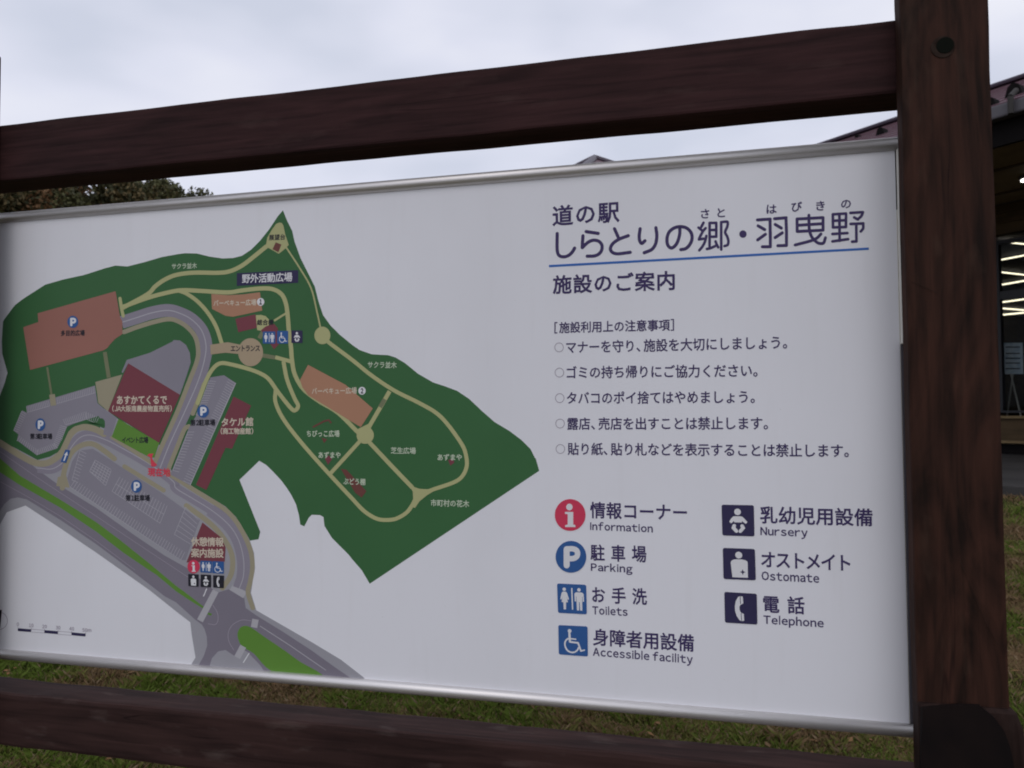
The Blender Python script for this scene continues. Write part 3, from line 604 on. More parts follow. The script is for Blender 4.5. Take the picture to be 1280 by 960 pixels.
for a, b in (((39, 786.5), (55.6, 787.8)), ((38.8, 790), (55.4, 791.2)), ((72.5, 789), (89.4, 790.5)), ((72.2, 792.7), (89.2, 794.2))): g.stroke([a, b], .5, 'thin', cap=False)
for x, y in ((22.3, 785), (39, 786.3), (55.6, 787.6), (72.5, 789), (89.4, 790.4), (107, 792)): g.stroke([(x, y), (x, y-1.6)], .5, 'thin', cap=False)
g.done()
for s, x, y, w_ in (('0', 22.3, 780.2, 1.5), ('10', 39, 781.6, 2.8), ('20', 55.7, 783, 2.9), ('30', 72.6, 784.5, 2.9), ('40', 89.6, 785.8, 3), ('50m', 108.5, 787.5, 5.6)):
    text(s, (x-w_, y), (x+w_, y+.2), 4.6, 'thin', .02, 'map_scale_number', latin=True)
g = Print('map_compass'); g.stroke([(-1+10.3*math.cos(a*.2618), 776+10.8*math.sin(a*.2618)) for a in range(24)], .6, 'thin', closed=True); g.poly([(-3, 762), (2.3, 762.5), (1, 776), (0, 785), (-3, 785)], 'black'); g.done()

# ---- pictograms
def figures(P, q, kind, fg='white', bgm='navy'):
    T = lambda pts: [bil(q, u, v) for u, v in pts]
    side = math.dist(q[0], q[3]); 
    def disc(u, v, r):
        P.poly([bil(q, u+r*math.cos(a*.3927), v+r*math.sin(a*.3927)) for a in range(16)], fg)
    st = lambda pts, w, m=None, sm=False: P.stroke(T(pts), w*side, m or fg, sm=sm)
    if kind == 'toilets':
        disc(.24, .185, .06); disc(.745, .185, .06)
        P.poly(T([(.19, .265), (.29, .265), (.335, .31), (.395, .52), (.355, .545), (.315, .44), (.355, .625), (.29, .625), (.28, .87), (.205, .87), (.195, .625), (.135, .625), (.175, .44), (.135, .545), (.095, .52), (.145, .31)]), fg)
        st([(.5, .15), (.51, .85)], .045)
        P.poly(T([(.64, .27), (.85, .27), (.905, .32), (.91, .58), (.865, .58), (.86, .40), (.85, .40), (.845, .88), (.77, .88), (.76, .60), (.74, .60), (.735, .88), (.66, .88), (.65, .40), (.64, .40), (.635, .58), (.59, .58), (.585, .32)]), fg)
    elif kind == 'wheelchair':
        disc(.385, .18, .065); st([(.375, .24), (.39, .54)], .075); st([(.39, .55), (.665, .565)], .06); st([(.40, .44), (.59, .45)], .045)
        st([(.665, .565), (.765, .83)], .06); st([(.765, .83), (.88, .795)], .05)
        st([(.335, .44), (.26, .50), (.215, .61), (.235, .74), (.31, .85), (.43, .90), (.55, .88), (.64, .81), (.68, .73)], .055, sm=True)
    elif kind == 'baby':
        disc(.49, .225, .105)
        P.poly(T([(.35, .375), (.41, .365), (.57, .365), (.63, .375), (.71, .45), (.79, .55), (.735, .605), (.62, .52), (.61, .565), (.38, .565), (.37, .52), (.285, .60), (.225, .55), (.28, .45)]), fg)
        st([(.375, .675), (.35, .74), (.44, .845)], .115); st([(.62, .675), (.65, .74), (.56, .845)], .115)
    elif kind == 'ostomate':
        disc(.49, .215, .11); P.poly(T([(.235, .46), (.26, .40), (.32, .365), (.42, .35), (.58, .35), (.69, .37), (.745, .405), (.76, .46), (.755, .93), (.275, .93)]), fg)
        P.poly(T([(.60, .66), (.625, .73), (.69, .755), (.625, .78), (.60, .85), (.575, .78), (.51, .755), (.575, .73)]), bgm)
    elif kind == 'phone':
        P.poly(T([(.42, .14), (.475, .11), (.565, .12), (.575, .34), (.52, .375), (.48, .40), (.455, .47), (.46, .55), (.485, .62), (.52, .66), (.585, .68), (.595, .90), (.51, .92), (.45, .89), (.365, .76), (.32, .60), (.315, .45), (.35, .27)]), fg)
        st([(.487, .12), (.492, .36)], .022, bgm); st([(.505, .67), (.515, .90)], .022, bgm)
    elif kind == 'info':
        disc(.475, .25, .105); P.poly(T([(.33, .405), (.60, .405), (.60, .80), (.67, .82), (.67, .88), (.34, .88), (.34, .82), (.42, .80), (.42, .475), (.33, .465)]), fg)
    elif kind == 'parking':
        st([(.36, .26), (.36, .77)], .19); st([(.38, .25), (.56, .25), (.68, .30), (.715, .40), (.68, .50), (.56, .555), (.40, .555)], .17, sm=True)
def icon(kind, q, bgm, label, round_=False):
    P = Print('pictogram', label)
    if round_: cx, cy, rx, ry = q; P.ell(cx, cy, rx, ry, bgm, 40); q = [(cx-rx, cy-ry), (cx+rx, cy-ry), (cx+rx, cy+ry), (cx-rx, cy+ry)]
    else: P.quad(q, bgm)
    figures(P, q, kind, 'white', bgm); P.done()
icon('info', (712.7, 643.7, 19.2, 19.9), 'red', 'red information disc of the legend', True)
icon('parking', (713.7, 696, 19.2, 19.9), 'blue', 'blue parking disc of the legend', True)
icon('toilets', [(696.3, 729.3), (732.8, 731), (733.6, 768), (697.5, 766)], 'blue', 'blue toilets square of the legend')
icon('wheelchair', [(697.8, 781.3), (734.5, 783), (734.9, 820.7), (698.5, 818)], 'blue', 'blue wheelchair square of the legend')
icon('baby', [(901.9, 630.8), (942.3, 631.5), (943.2, 670.5), (903, 669.3)], 'navy', 'dark nursery square of the legend')
icon('ostomate', [(903.5, 684.8), (943.6, 686.2), (944.9, 725.4), (904.4, 723.8)], 'navy', 'dark ostomate square of the legend')
icon('phone', [(905.4, 739.8), (946, 742.2), (946.8, 780.8), (906.2, 778.2)], 'navy', 'dark telephone square of the legend')
icon('toilets', [(328.5, 414.3), (344.3, 414.3), (344.2, 429.7), (328.5, 429.5)], 'blue', 'small toilets square in the park')
icon('wheelchair', [(346.3, 413.6), (360.2, 413.6), (360.2, 429.6), (346.3, 429.4)], 'blue', 'small wheelchair square in the park')
icon('baby', [(364.2, 413), (378.2, 413), (378.2, 428.7), (364.2, 428.7)], 'navy', 'small nursery square in the park')
icon('info', (242, 708.3, 7.7, 8.4), 'red', 'small information disc at the rest house', True)
icon('toilets', [(250.4, 700.8), (264.9, 701.3), (264.9, 716.2), (250.4, 715.5)], 'blue', 'small toilets square at the rest house')
icon('wheelchair', [(265.4, 701.3), (280, 702), (279.7, 717.2), (265.4, 716.4)], 'blue', 'small wheelchair square at the rest house')
icon('ostomate', [(235.2, 717.5), (248.5, 718), (248.2, 733.5), (235.4, 732.5)], 'black', 'small ostomate square at the rest house')
icon('baby', [(250.8, 718), (264, 718.6), (263.9, 734.2), (250.7, 733.6)], 'black', 'small nursery square at the rest house')
icon('phone', [(266.3, 719), (280.2, 719.5), (279.6, 735.3), (266.5, 734.4)], 'black', 'small telephone square at the rest house')
for x, y, rx, ry in ((91, 402.3, 6.8, 7.6), (50.4, 530.7, 6.1, 7.8), (253.8, 514, 7.3, 8), (170.5, 607.9, 6.7, 8)): icon('parking', (x, y, rx, ry), 'blue', 'small blue parking disc on the map', True)
q = [(81.7, 562), (87.7, 563), (82.6, 578.7), (75.8, 577.2)]; P_ = Print('pictogram', 'small blue plate with a white arrow'); P_.quad(q, 'blue', .03)
P_.poly([bil(q, u, v) for u, v in ((.5, .12), (.85, .42), (.64, .42), (.62, .88), (.38, .88), (.36, .42), (.15, .42))], 'white'); P_.done()

print('print layers', LAY[0]); LAY[0] = .0002
# ---- heading drawn as round ended strokes, as it is on the board
T3 = zt3; T4 = lambda p: Z(940, 245, 1280/150, p); T5 = lambda p: Z(865, 255, 886/60, p)
W1 = 4.15
def strokes(label, items, w=W1):
    P = Print('heading_character', label)
    for pts, sm in items: P.stroke(pts, w, 'ink', sm=sm)
    P.done()
strokes('し', [(T3([(88, 277), (87, 340), (89, 395), (102, 424), (132, 432), (165, 422), (190, 398), (204, 374)]), True)])
strokes('ら', [(T3([(281, 264), (361, 276)]), False), (T3([(260, 292), (257, 330), (255, 371)]), True), (T3([(255, 371), (290, 338), (325, 322), (362, 327), (385, 352), (385, 385), (367, 412), (335, 426), (288, 428)]), True)])
strokes('と', [(T3([(470, 245), (500, 313)]), False), (T3([(562, 291), (500, 315), (460, 343), (443, 375), (453, 400), (490, 412), (575, 402)]), True)])
strokes('り', [(T3([(641, 245), (635, 290), (638, 325), (652, 342), (673, 325)]), True), (T3([(746, 238), (752, 290), (744, 345), (718, 383), (668, 405)]), True)])
strokes('の', [(T3([(906, 240), (903, 290), (884, 345), (852, 373), (826, 355), (820, 310), (835, 266), (870, 239), (910, 231), (950, 240), (980, 270), (987, 310), (972, 350), (945, 377), (912, 384)]), True)])
strokes('郷', [(T5([(212, 345), (170, 425)]), False), (T5([(120, 435), (190, 490)]), False), (T5([(252, 445), (205, 500), (160, 580), (128, 652)]), True), (T5([(128, 655), (215, 640)]), False), (T5([(265, 590), (240, 690), (195, 780), (135, 855)]), True),
 (T5([(325, 350), (325, 800)]), False), (T5([(325, 350), (448, 348)]), False), (T5([(448, 348), (448, 600)]), False), (T5([(325, 480), (448, 478)]), False), (T5([(325, 605), (448, 602)]), False), (T5([(275, 830), (340, 815), (430, 775)]), True), (T5([(435, 690), (455, 745), (485, 800)]), True),
 (T5([(538, 335), (540, 840)]), False), (T5([(538, 335), (640, 325), (660, 350), (650, 420), (612, 520), (650, 600), (672, 690), (655, 755), (600, 775)]), True)], 3.4)
Print('heading_character', 'middle dot').ell(928.7, 292.6, 4.6, 4.7, 'ink').done()
strokes('羽', [(T4([(58, 255), (195, 246)]), False), (T4([(192, 246), (195, 400), (196, 540)]), False), (T4([(196, 541), (110, 541)]), False), (T4([(65, 318), (135, 358)]), False), (T4([(60, 468), (143, 408)]), False),
 (T4([(240, 242), (365, 232)]), False), (T4([(362, 232), (368, 380), (368, 525)]), False), (T4([(368, 527), (275, 530)]), False), (T4([(247, 303), (313, 342)]), False), (T4([(247, 443), (323, 393)]), False)], 3.9)
strokes('曳', [(T4([(480, 245), (758, 230)]), False), (T4([(480, 245), (482, 378)]), False), (T4([(758, 232), (758, 362)]), False), (T4([(485, 312), (755, 295)]), False), (T4([(482, 378), (758, 364)]), False),
 (T4([(607, 205), (608, 290), (614, 370), (640, 440), (690, 492), (730, 507), (765, 498), (783, 445)]), True), (T4([(735, 405), (690, 450), (620, 480), (460, 522)]), True)], 3.8)
strokes('野', [(T4([(862, 195), (1003, 187)]), False), (T4([(862, 195), (864, 335)]), False), (T4([(1003, 187), (1002, 330)]), False), (T4([(864, 264), (1003, 258)]), False), (T4([(864, 335), (1003, 330)]), False), (T4([(932, 192), (935, 478)]), False), (T4([(858, 405), (1018, 395)]), False), (T4([(858, 484), (1025, 460)]), False),
 (T4([(1050, 180), (1183, 172)]), False), (T4([(1183, 174), (1165, 215), (1130, 245)]), True), (T4([(1090, 228), (1130, 250)]), False), (T4([(1052, 298), (1188, 292)]), False), (T4([(1186, 294), (1185, 345), (1160, 378)]), True), (T4([(1112, 300), (1114, 480)]), False), (T4([(1114, 484), (1068, 487)]), False)], 3.5)
text('道の駅', (690.3, 270.2), (774.5, 264.3), 25, 'ink', .022, 'heading')
for ch, x, y in (('さ', 881.5, 267.3), ('と', 902, 266), ('は', 963.6, 261.5), ('び', 994.6, 258.6), ('き', 1025.6, 257.3), ('の', 1056.6, 254.8)):
    text(ch, (x-5.4, y), (x+5.4, y-.4), 12.5, 'ink', .022, 'heading_reading')
Print('heading_rule', 'blue rule under the heading').stroke([(686.2, 332.6), (1086, 310.8)], 2.9, 'blueline', cap=False).done()
text('施設のご案内', (691, 356), (843.5, 350.4), 22.5, 'ink', .024, 'heading')
text('[施設利用上の注意事項]', (693, 409.7), (842.5, 406), 13.6, 'ink', .018, 'notice_line')
for yb, s, l, r in ((434.1, 'マナーを守り、施設を大切にしましょう。', (707.8, 434.2), (984, 427.8)), (465.7, 'ゴミの持ち帰りにご協力ください。', (708.4, 465.6), (947, 463)),
  (497.6, 'タバコのポイ捨てはやめましょう。', (708.6, 497.6), (943.5, 496)), (529.4, '露店、売店を出すことは禁止します。', (709, 529.6), (960, 529)), (561.2, '貼り紙、貼り札などを表示することは禁止します。', (709.4, 561), (1061, 563.5))):
    x = 698.8+(yb-434)*.013
    Print('bullet_ring').stroke([(x+5.4*math.cos(a*.2618), yb+5.6*math.sin(a*.2618)) for a in range(24)], .75, 'thin', closed=True).done()
    text(s, l, r, 15.2, 'ink', .016, 'notice_line')
for s, l, r, em in (('情報コーナー', (737.5, 637.5), (858.7, 640.7), 20), ('駐 車 場', (738, 690.5), (808, 692.7), 20), ('お 手 洗', (740, 743.2), (808.7, 746), 20), ('身障者用設備', (741, 796), (867.5, 804.2), 20.5),
                    ('乳幼児用設備', (950, 643.5), (1090.8, 647), 21), ('オストメイト', (951.3, 699), (1063, 703.8), 21), ('電 話', (953.9, 754.8), (1005.7, 757.2), 21)):
    text(s, l, r, em, 'ink', .020, 'legend_text')
for s, l, r, h in (('Information', (737.7, 657.3), (816, 660.3), 10.6), ('Parking', (738.6, 709.9), (790.6, 712.3), 13.2), ('Toilets', (740.4, 762.5), (784.5, 764.6), 11), ('Accessible facility', (741, 815.6), (866, 825.4), 14.2),
                   ('Nursery', (950.5, 665.3), (1009.7, 667.4), 13.2), ('Ostomate', (951.9, 719.6), (1024, 723), 11.2), ('Telephone', (954.3, 775.5), (1029.7, 780.2), 14.2)):
    text(s, l, r, h, 'ink', .022, 'legend_text', latin=True)

# ------------------------------------------------------------------ market hall on the right
AZ = math.radians(46.44)
DS = Vector((-math.sin(AZ), math.cos(AZ), 0)); DN = Vector((-math.cos(AZ), -math.sin(AZ), 0)); UZ = Vector((0, 0, 1))
FL = .85; O = at_range(1250, 567, 12.3); O.z = 0
FR = (O, DS, DN, UZ)                                    # s along the wall (away, left), t outwards, z up
def F(s, t, z): return O+DS*s+DN*t+UZ*z
def fac(x, y=400):                                      # s where the pixel column meets the wall plane
    d = ray(x, y); k = (O-EYE).dot(DN)/d.dot(DN); return (EYE+d*k-O).dot(DS)
def plane_t(x, y, t):
    d = ray(x, y); k = ((O-EYE).dot(DN)+t)/d.dot(DN); p = EYE+d*k-O; return p.dot(DS), p.z
M['wallw'] = mat('brown_cladding', (.085, .055, .028), .75, .2, noise=(3, (.06, .04, .02), .4, .65, (1, 1, 6)))
M['soffit'] = mat('soffit_board', (.21, .15, .075), .8, .2, noise=(4, (.16, .11, .055), .4, .65, (1, 1, 1)))
M['fascia'] = mat('black_fascia', (.006, .005, .005), .8, .1); M['gutter'] = mat('grey_gutter', (.085, .08, .09), .5, .4)
M['roof'] = mat('maroon_roof_metal', (.10, .045, .060), .5, .35, noise=(1.6, (.10, .042, .058), .4, .65, (1, 1, 1))); M['cap'] = mat('dark_ridge_metal', (.05, .035, .055), .45, .4)
M['frame'] = mat('black_window_frame', (.01, .01, .013), .4, .4); M['conc'] = mat('concrete', (.055, .052, .05), .85, .12, noise=(2.5, (.04, .038, .037), .4, .65, (1, 1, 1)), bump=(60, .3, .003, (1, 1, 1)))
M['inwall'] = mat('dim_interior', (.055, .055, .075), .8); M['infloor'] = mat('interior_floor', (.07, .06, .05), .5)
M['strip'] = mat('fluorescent_tube', (.9, .85, .6), .5, emit=((1, .90, .66), 2.2)); M['spot'] = mat('downlight_glass', (.9, .9, .85), .4, emit=((1, .95, .85), 5))
gm = bpy.data.materials.new('window_glass'); gm.use_nodes = True; t_ = gm.node_tree; t_.nodes.clear()
o_ = t_.nodes.new('ShaderNodeOutputMaterial'); mx_ = t_.nodes.new('ShaderNodeMixShader'); tr = t_.nodes.new('ShaderNodeBsdfTransparent'); gl = t_.nodes.new('ShaderNodeBsdfGlossy'); fr_ = t_.nodes.new('ShaderNodeFresnel')
gl.inputs['Roughness'].default_value = .02; fr_.inputs[0].default_value = 1.13; tr.inputs[0].default_value = (.86, .88, .88, 1)
t_.links.new(fr_.outputs[0], mx_.inputs[0]); t_.links.new(tr.outputs[0], mx_.inputs[1]); t_.links.new(gl.outputs[0], mx_.inputs[2]); t_.links.new(mx_.outputs[0], o_.inputs[0]); M['glass'] = gm
hall = empty('market_hall', F(0, 0, FL), 'brown market hall with maroon roof and lit ceiling behind its windows right of the board', 'building')
sJ = fac(1243.5); SL, SR = 5.0, -9.0
WT, WB = 3.83, None
zs = [plane_t(1262, y, .02)[1] for y in (298, 516, 554)]; WT, SILL, BOT = zs
bays = [(sJ-3.1, sJ), (sJ-6.4, sJ-3.3), (.9, 4.0)]
def wallbox(name, s0, s1, t0, t1, z0, z1, m, bev=0, parent=None, **kw): return frombm(name, box_bm((s0, t0, z0), (s1, t1, z1), bev, fr=FR), m, parent or hall, **kw)
wall = wallbox('wall', SR, SL, -.12, 0, WT+.08, 4.24, M['wallw'])
for s0, s1 in ((sJ+.1, .8), (4.1, SL), (SR, sJ-6.5)): wallbox('wall', s0, s1, -.12, 0, FL, WT+.08, M['wallw'])
wallbox('wall', sJ-6.5, sJ+.1, -.12, 0, BOT, SILL-.06, M['wallw']); wallbox('wall', .8, 4.1, -.12, 0, BOT, SILL-.06, M['wallw'])
wallbox('plinth', sJ-6.5, sJ+.1, -.13, -.03, FL, BOT-.02, M['fascia']); wallbox('plinth', .8, 4.1, -.13, -.03, FL, BOT-.02, M['fascia'])
wallbox('trim_board', sJ-6.5, sJ+.1, .003, .05, BOT, BOT+.035, M['soffit']); wallbox('trim_board', sJ-6.5, sJ+.1, .003, .05, SILL-.075, SILL-.04, M['soffit'])
for z in (3.98, 4.12): wallbox('trim_board', SR, SL, .003, .035, z, z+.03, M['wallw'])
for s0, s1 in bays:
    fr_w = wallbox('window', s0, s0+.07, -.08, .0, SILL, WT, M['frame'], label='floor to ceiling glazed window')
    wallbox('jamb', s1-.07, s1, -.08, .0, SILL, WT, M['frame'], parent=fr_w); wallbox('head', s0+.07, s1-.07, -.08, 0, WT-.05, WT, M['frame'], parent=fr_w)
    wallbox('sill', s0+.07, s1-.07, -.08, .0, SILL, SILL+.03, M['frame'], parent=fr_w)
    zm = plane_t(1262, 368, 0)[1]; wallbox('transom', s0+.07, s1-.07, -.075, -.005, zm-.055, zm+.055, M['frame'], parent=fr_w)
    wallbox('mullion', (s0+s1)/2-.03, (s0+s1)/2+.03, -.07, -.01, SILL+.03, zm-.055, M['frame'], parent=fr_w)
    wallbox('pane', s0+.07, s1-.07, -.045, -.039, SILL+.03, WT-.05, M['glass'], parent=fr_w)
    wallbox('wall', s0-.1 if s0 != .9 else .8, s0, -.1, -.001, SILL-.06, WT+.08, M['frame']); wallbox('wall', s1, s1+.1, -.1, -.001, SILL-.06, WT+.08, M['frame'])
# interior shell
CE = 3.98
wallbox('ceiling', SR, 12, -16, -.13, CE, CE+.1, M['inwall']); wallbox('floor', SR, 12, -16, -.13, FL-.1, FL, M['infloor'])
wallbox('back_wall', SR, 12, -16.2, -16.02, FL, CE, M['fascia']); wallbox('end_wall', 12.02, 12.2, -16, -3, FL, CE, M['fascia']); wallbox('end_wall', SR-.2, SR-.02, -16, -.13, FL, CE, M['inwall'])
for a, b in (((1249, 302), (1280, 305)), ((1249, 325.2), (1280, 319.2)), ((1249.5, 340), (1280, 343.5)), ((1250, 356.3), (1280, 351)), ((1251, 378), (1280, 374)), ((1251, 385.3), (1280, 387.6)), ((1251, 393.7), (1280, 390.8)), ((1251, 399), (1280, 401.2)), ((1251, 405.3), (1280, 402.5)), ((1251, 410), (1274, 411))):
    p0, p1 = on_height(*a, CE-.05), on_height(*b, CE-.05); d = p1-p0
    p0 = p0-d*.03; p1 = p1 if b[0] == 1274 else p1+d*.5
    w_ = .0095*((p0-EYE).length/12)
    frombm('ceiling_light_tube', cyl_bm(p0, p1, w_, 8), M['strip'], hall)
# porch, gutter, roof
TP = 2.56; SO = 4.24
wallbox('soffit', SR, SL, .05, TP-.02, SO, SO+.04, M['soffit'])
for t in (.6, 1.7): wallbox('soffit_batten', SR, SL, t, t+.05, SO-.02, SO-.001, M['wallw'])
wallbox('fascia', SR, SL, TP, TP+.05, SO-.02, 4.58, M['fascia'])
wallbox('gutter', SR, SL, TP+.055, TP+.19, 4.47, 4.61, M['gutter'], .02)
ET, EZ, RZ, TR_ = TP+.16, 4.60, 6.09, -.64
nC = 9
for k in range(nC):
    a, b = k/nC, (k+1)/nC
    t0, t1 = ET+(TR_-ET)*a, ET+(TR_-ET)*b; h0, h1 = EZ+(RZ-EZ)*a, EZ+(RZ-EZ)*b
    vs = []
    for s in (SR-.3, SL+.3):
        vs += [F(s, t0, h0+.03), F(s, t1, h1+.01), F(s, t1, h1-.02), F(s, t0, h0-.0)]
    pydata('roof_course', vs, [(0, 1, 5, 4), (1, 2, 6, 5), (2, 3, 7, 6), (3, 0, 4, 7), (0, 3, 2, 1), (4, 5, 6, 7)], M['roof'], hall)
frombm('ridge_cap', box_bm((SR-.32, TR_-.3, RZ-.02), (SL+.32, TR_+.16, RZ+.045), .03, fr=FR), M['cap'], hall)
frombm('rear_roof', box_bm((SR-.3, -16.3, RZ-.12), (SL+7.3, TR_-.31, RZ-.03), 0, fr=FR), M['cap'], hall)
pydata('gable_wall', [F(SL, .0, 4.2), F(SL, TP, 4.2), F(SL, TP, 4.6), F(SL, TR_, RZ-.05), F(SL, -16, RZ-.13), F(SL, -16, FL), F(SL, -.0, FL)], [tuple(range(7))], M['wallw'], hall)
for i, (x, y, w_) in enumerate(((1073, 172.5, .09), (1103, 169, .17), (1241, 134, .16), (1270, 121, .24))):
    # clamp-like black snow guards standing on the roof
    best = min(((abs(plane_t(x, y, t)[1]-(EZ+(RZ-EZ)*(ET-t)/(ET-TR_))), t) for t in [TR_+(ET-TR_)*q/200 for q in range(200)]))[1]
    s_, z_ = plane_t(x, y, best); h = w_*.62
    b = bmesh.new(); vs = [b.verts.new(F(s_+a*w_/2, best+c, z_+e_)) for c in (-.06, .06) for a, e_ in ((-1, -.1), (1, -.1), (.45, h*.75), (0, h), (-.45, h*.75))]
    b.faces.new(vs[:5]); b.faces.new(vs[5:]); [b.faces.new((vs[k], vs[(k+1) % 5], vs[5+(k+1) % 5], vs[5+k])) for k in range(5)]
    frombm('snow_guard', b, M['fascia'], hall)
s_, z_ = plane_t(1263.5, 142, TP+.24); s2, z2_ = plane_t(1263, 121, TP+.24); s3, z3_ = plane_t(1270, 113, TP+.1)
frombm('gutter_bracket', cyl_bm(F(s_, TP+.24, z_), F(s2, TP+.24, z2_), .028, 10), M['conc'], hall)
frombm('gutter_bracket', cyl_bm(F(s2, TP+.24, z2_), F(s3, TP+.1, z3_), .028, 10), M['conc'], hall)
pl = on_height(1284, 220, SO-.005)
ld = frombm('porch_light', cyl_bm(pl+Vector((0, 0, .0)), pl+Vector((0, 0, -.04)), .085, 20), M['gutter'], hall)
frombm('lamp_glass', cyl_bm(pl+Vector((0, 0, -.041)), pl+Vector((0, 0, -.055)), .065, 20), M['spot'], ld)
# pavement with kerb in front of the hall
kt = (at_range(1255, 606.5, (EYE.z-FL)/.0872)-O).dot(DN)
frombm('pavement', box_bm((SR-6, -.13, FL-.5), (SL+6, kt-.15, FL-.004), fr=FR), M['conc'], kind='structure')
frombm('kerb', box_bm((SR-6, kt-.146, FL-.5), (SL+6, kt, FL), .015, fr=FR), M['conc'], kind='structure')
M['crate'] = mat('produce_counter', (.10, .06, .035), .7, noise=(6, (.06, .035, .02), .4, .6, (1, 1, 1)))
zc = plane_t(1262, 504, -1.0)[1]
for k in range(1):
    s0 = sJ-.1-1.5*k; ct = empty('display_counter', F(s0-.7, -1.3, FL), 'low brown display counter inside the hall, seen at the foot of the window', 'counter')
    frombm('cabinet', box_bm((s0-1.4, -1.6, FL+.06), (s0, -1.0, zc-.04), .01, fr=FR), M['crate'], ct); frombm('counter_top', box_bm((s0-1.42, -1.63, zc-.038), (s0+.02, -.97, zc), .008, fr=FR), M['soffit'], ct)
    frombm('counter_foot', box_bm((s0-1.38, -1.55, FL), (s0-.02, -1.05, FL+.058), 0, fr=FR), M['fascia'], ct)
# easel with a notice, behind the glass
M['sheet'] = mat('notice_sheet', (.62, .70, .74), .6, noise=(14, (.42, .52, .62), .45, .6, (1, 1, 1))); M['wire'] = mat('pale_metal_leg', (.45, .42, .36), .5, .4, .4)
def tq(x, y, t): s, z = plane_t(x, y, t); return F(s, t, z)
c4 = [tq(x, y, -.5) for x, y in ((1254.5, 428.5), (1278, 428.5), (1278.5, 467.5), (1254.5, 467.5))]
cb = sum(c4, Vector())/4
easel = empty('notice_stand', Vector((cb.x, cb.y, FL)), 'pale blue notice on a thin leg behind the hall window, right of the near post', 'notice stand')
back = DN*-.02
pydata('notice_sheet', c4+[v+back for v in c4], [(0, 3, 2, 1), (4, 5, 6, 7), (0, 1, 5, 4), (1, 2, 6, 5), (2, 3, 7, 6), (3, 0, 4, 7)], M['sheet'], easel)
for y0 in (433, 441, 447, 453, 460):
    l4 = [tq(x, y, -.497) for x, y in ((1257, y0), (1275, y0), (1275, y0+1.6), (1257, y0+1.6))]; pydata('print_line', l4, [(0, 3, 2, 1)], M['frame'] if y0 in (447,) else M['gutter'], easel)
foot = tq(1276, 520, -.5); foot = Vector((foot.x, foot.y, foot.z)); top_ = tq(1263.5, 467, -.51)
dirn = (foot-top_); foot2 = top_+dirn*((top_.z-FL)/(top_.z-foot.z)); frombm('leg', cyl_bm(top_, foot2, .011, 8), M['wire'], easel)
t3_ = tq(1266, 467, -.53); frombm('leg', cyl_bm(t3_, Vector((t3_.x, t3_.y+.45, FL)), .011, 8), M['wire'], easel)

# ------------------------------------------------------------------ pavilion whose roof tip shows above the board
pa = at_range(743, 197.5, 11.0); gzp = gz(pa.x, pa.y)
pav = empty('garden_pavilion', (pa.x, pa.y, gzp), 'small pavilion behind the board with only its pointed maroon roof tip showing', 'pavilion')
hw, rh = 1.75, 1.05
cs = [pa+Vector((math.cos(a)*hw*1.414, math.sin(a)*hw*1.414, -rh)) for a in [AZ+math.pi/4+k*math.pi/2 for k in range(4)]]
for k in range(4):
    a, b = cs[k], cs[(k+1) % 4]
    pydata('roof_slope', [a, b, pa, a-UZ*.08, b-UZ*.08, pa-UZ*.08], [(0, 1, 2), (3, 5, 4), (0, 3, 4, 1), (1, 4, 5, 2), (2, 5, 3, 0)], M['roof'], pav)
    frombm('hip_cap', cyl_bm(a+UZ*.02, pa+UZ*.0, .05, 8), M['cap'], pav)
    q_ = pa+(a-pa)*.82; frombm('post', box_bm((q_.x-.07, q_.y-.07, gzp-.2), (q_.x+.07, q_.y+.07, q_.z-.06), .01), M['post'], pav)
for k in range(4):
    a, b = pa+(cs[k]-pa)*.82, pa+(cs[(k+1) % 4]-pa)*.82; frombm('eave_beam', cyl_bm(a-UZ*.12, b-UZ*.12, .06, 6), M['post'], pav)

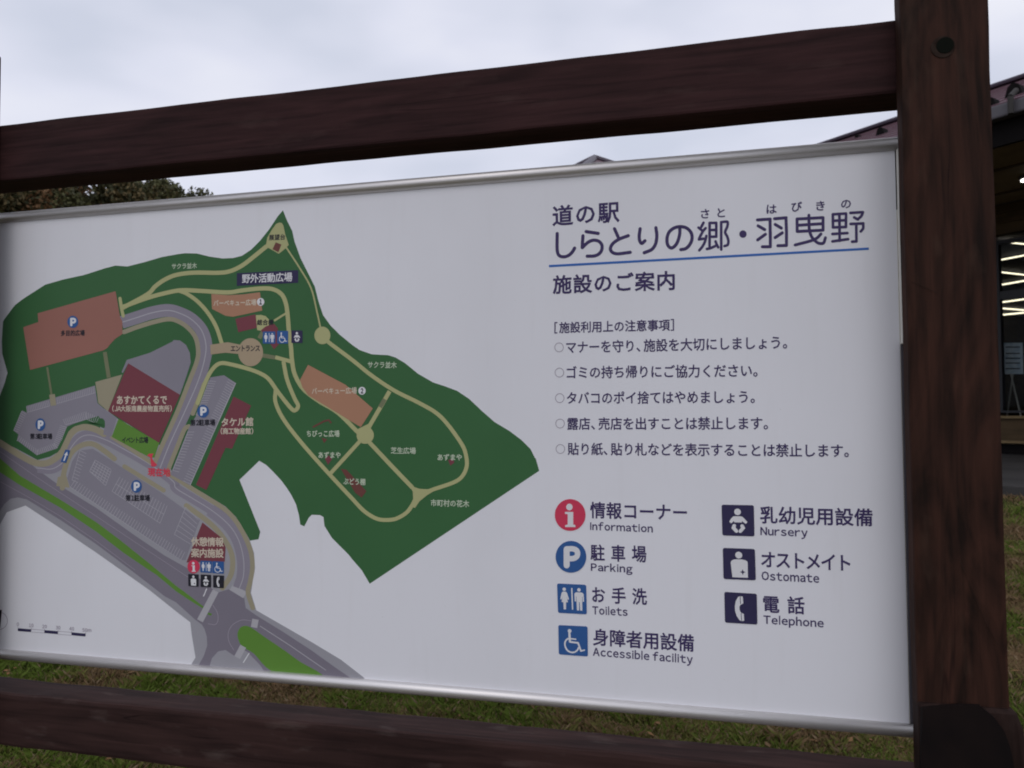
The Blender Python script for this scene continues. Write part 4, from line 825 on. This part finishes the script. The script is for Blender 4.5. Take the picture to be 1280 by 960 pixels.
# ------------------------------------------------------------------ trees behind the board on the left
M['bark'] = mat('bark', (.06, .045, .035), .9, .1, noise=(8, (.03, .022, .018), .4, .6, (1, 1, .2)))
for n_, c_ in (('l1', (.085, .085, .034)), ('l2', (.055, .055, .026)), ('l3', (.17, .095, .045)), ('l4', (.14, .105, .048))): M[n_] = mat('leaf_'+n_, c_, .7, .2)
def tree(px, py, rpx, R, label, seed, rust, name='autumn_tree'):
    c = at_range(px, py, R); rad = rpx/FPX*R; base = Vector((c.x, c.y, gz(c.x, c.y)))
    root = empty(name, base, label, 'tree', 'trees behind the board'); rs = np.random.default_rng(seed)
    bm = cyl_bm(base-UZ*.2, Vector((c.x, c.y, c.z-rad*.2)), .24, 10, .12)
    tr_ = frombm('trunk', bm, M['bark'], root)
    clumps = []
    for k in range(95):
        d = rs.normal(size=3); d /= np.linalg.norm(d); rr = rad*rs.uniform(.25, .80)
        q = np.array(c)+d*rr*np.array([1, 1, 1.0]); clumps.append((q, rad*rs.uniform(.17, .27), rs.random()))
        if k < 12: frombm('branch', cyl_bm((c.x, c.y, c.z-rad*.6), tuple(q), .07, 6, .02), M['bark'], root)
    V = []; mi = []
    for q, cr2, u in clumps:
        n = 760; d = rs.normal(size=(n, 3)); d /= np.linalg.norm(d, axis=1)[:, None]; p = q+d*(cr2*rs.uniform(.3, 1.08, n)**.6)[:, None]
        a = rs.normal(size=(n, 3)); a /= np.linalg.norm(a, axis=1)[:, None]; b = np.cross(a, rs.normal(size=(n, 3))); b /= np.linalg.norm(b, axis=1)[:, None]
        s = rs.uniform(.05, .10, n)[:, None]
        V.append(np.stack([p-a*s, p+b*s*.55, p+a*s, p-b*s*.55], 1))
        base_m = 2 if u < rust else (3 if u < rust*1.7 else 0)
        mi.append(np.where(rs.random(n) < .35, 1, base_m))
    V = np.concatenate(V).reshape(-1, 3)-np.array(base); mi = np.concatenate(mi).astype(np.int32); n = len(mi)
    me = bpy.data.meshes.new('crown'); me.vertices.add(len(V)); me.vertices.foreach_set('co', V.ravel()); me.loops.add(4*n); me.loops.foreach_set('vertex_index', np.arange(4*n))
    me.polygons.add(n); me.polygons.foreach_set('loop_start', np.arange(n)*4)
    for q in ('l1', 'l2', 'l3', 'l4'): me.materials.append(M[q])
    me.polygons.foreach_set('material_index', mi); me.update(calc_edges=True)
    link('crown', me, root)
tree(-60, 292, 98, 31, 'dark rusty tree at the left edge of the photo behind the far post', 1, .35)
tree(48, 286, 80, 28, 'rusty brown tree showing over the left end of the board, left of the sky gap', 2, .45)
tree(190, 295, 88, 29, 'dark green tree right of the sky gap, its round edge falling behind the board', 3, .18)
tree(110, 335, 95, 36, 'dark tree low between the two nearer crowns behind the board', 4, .3)
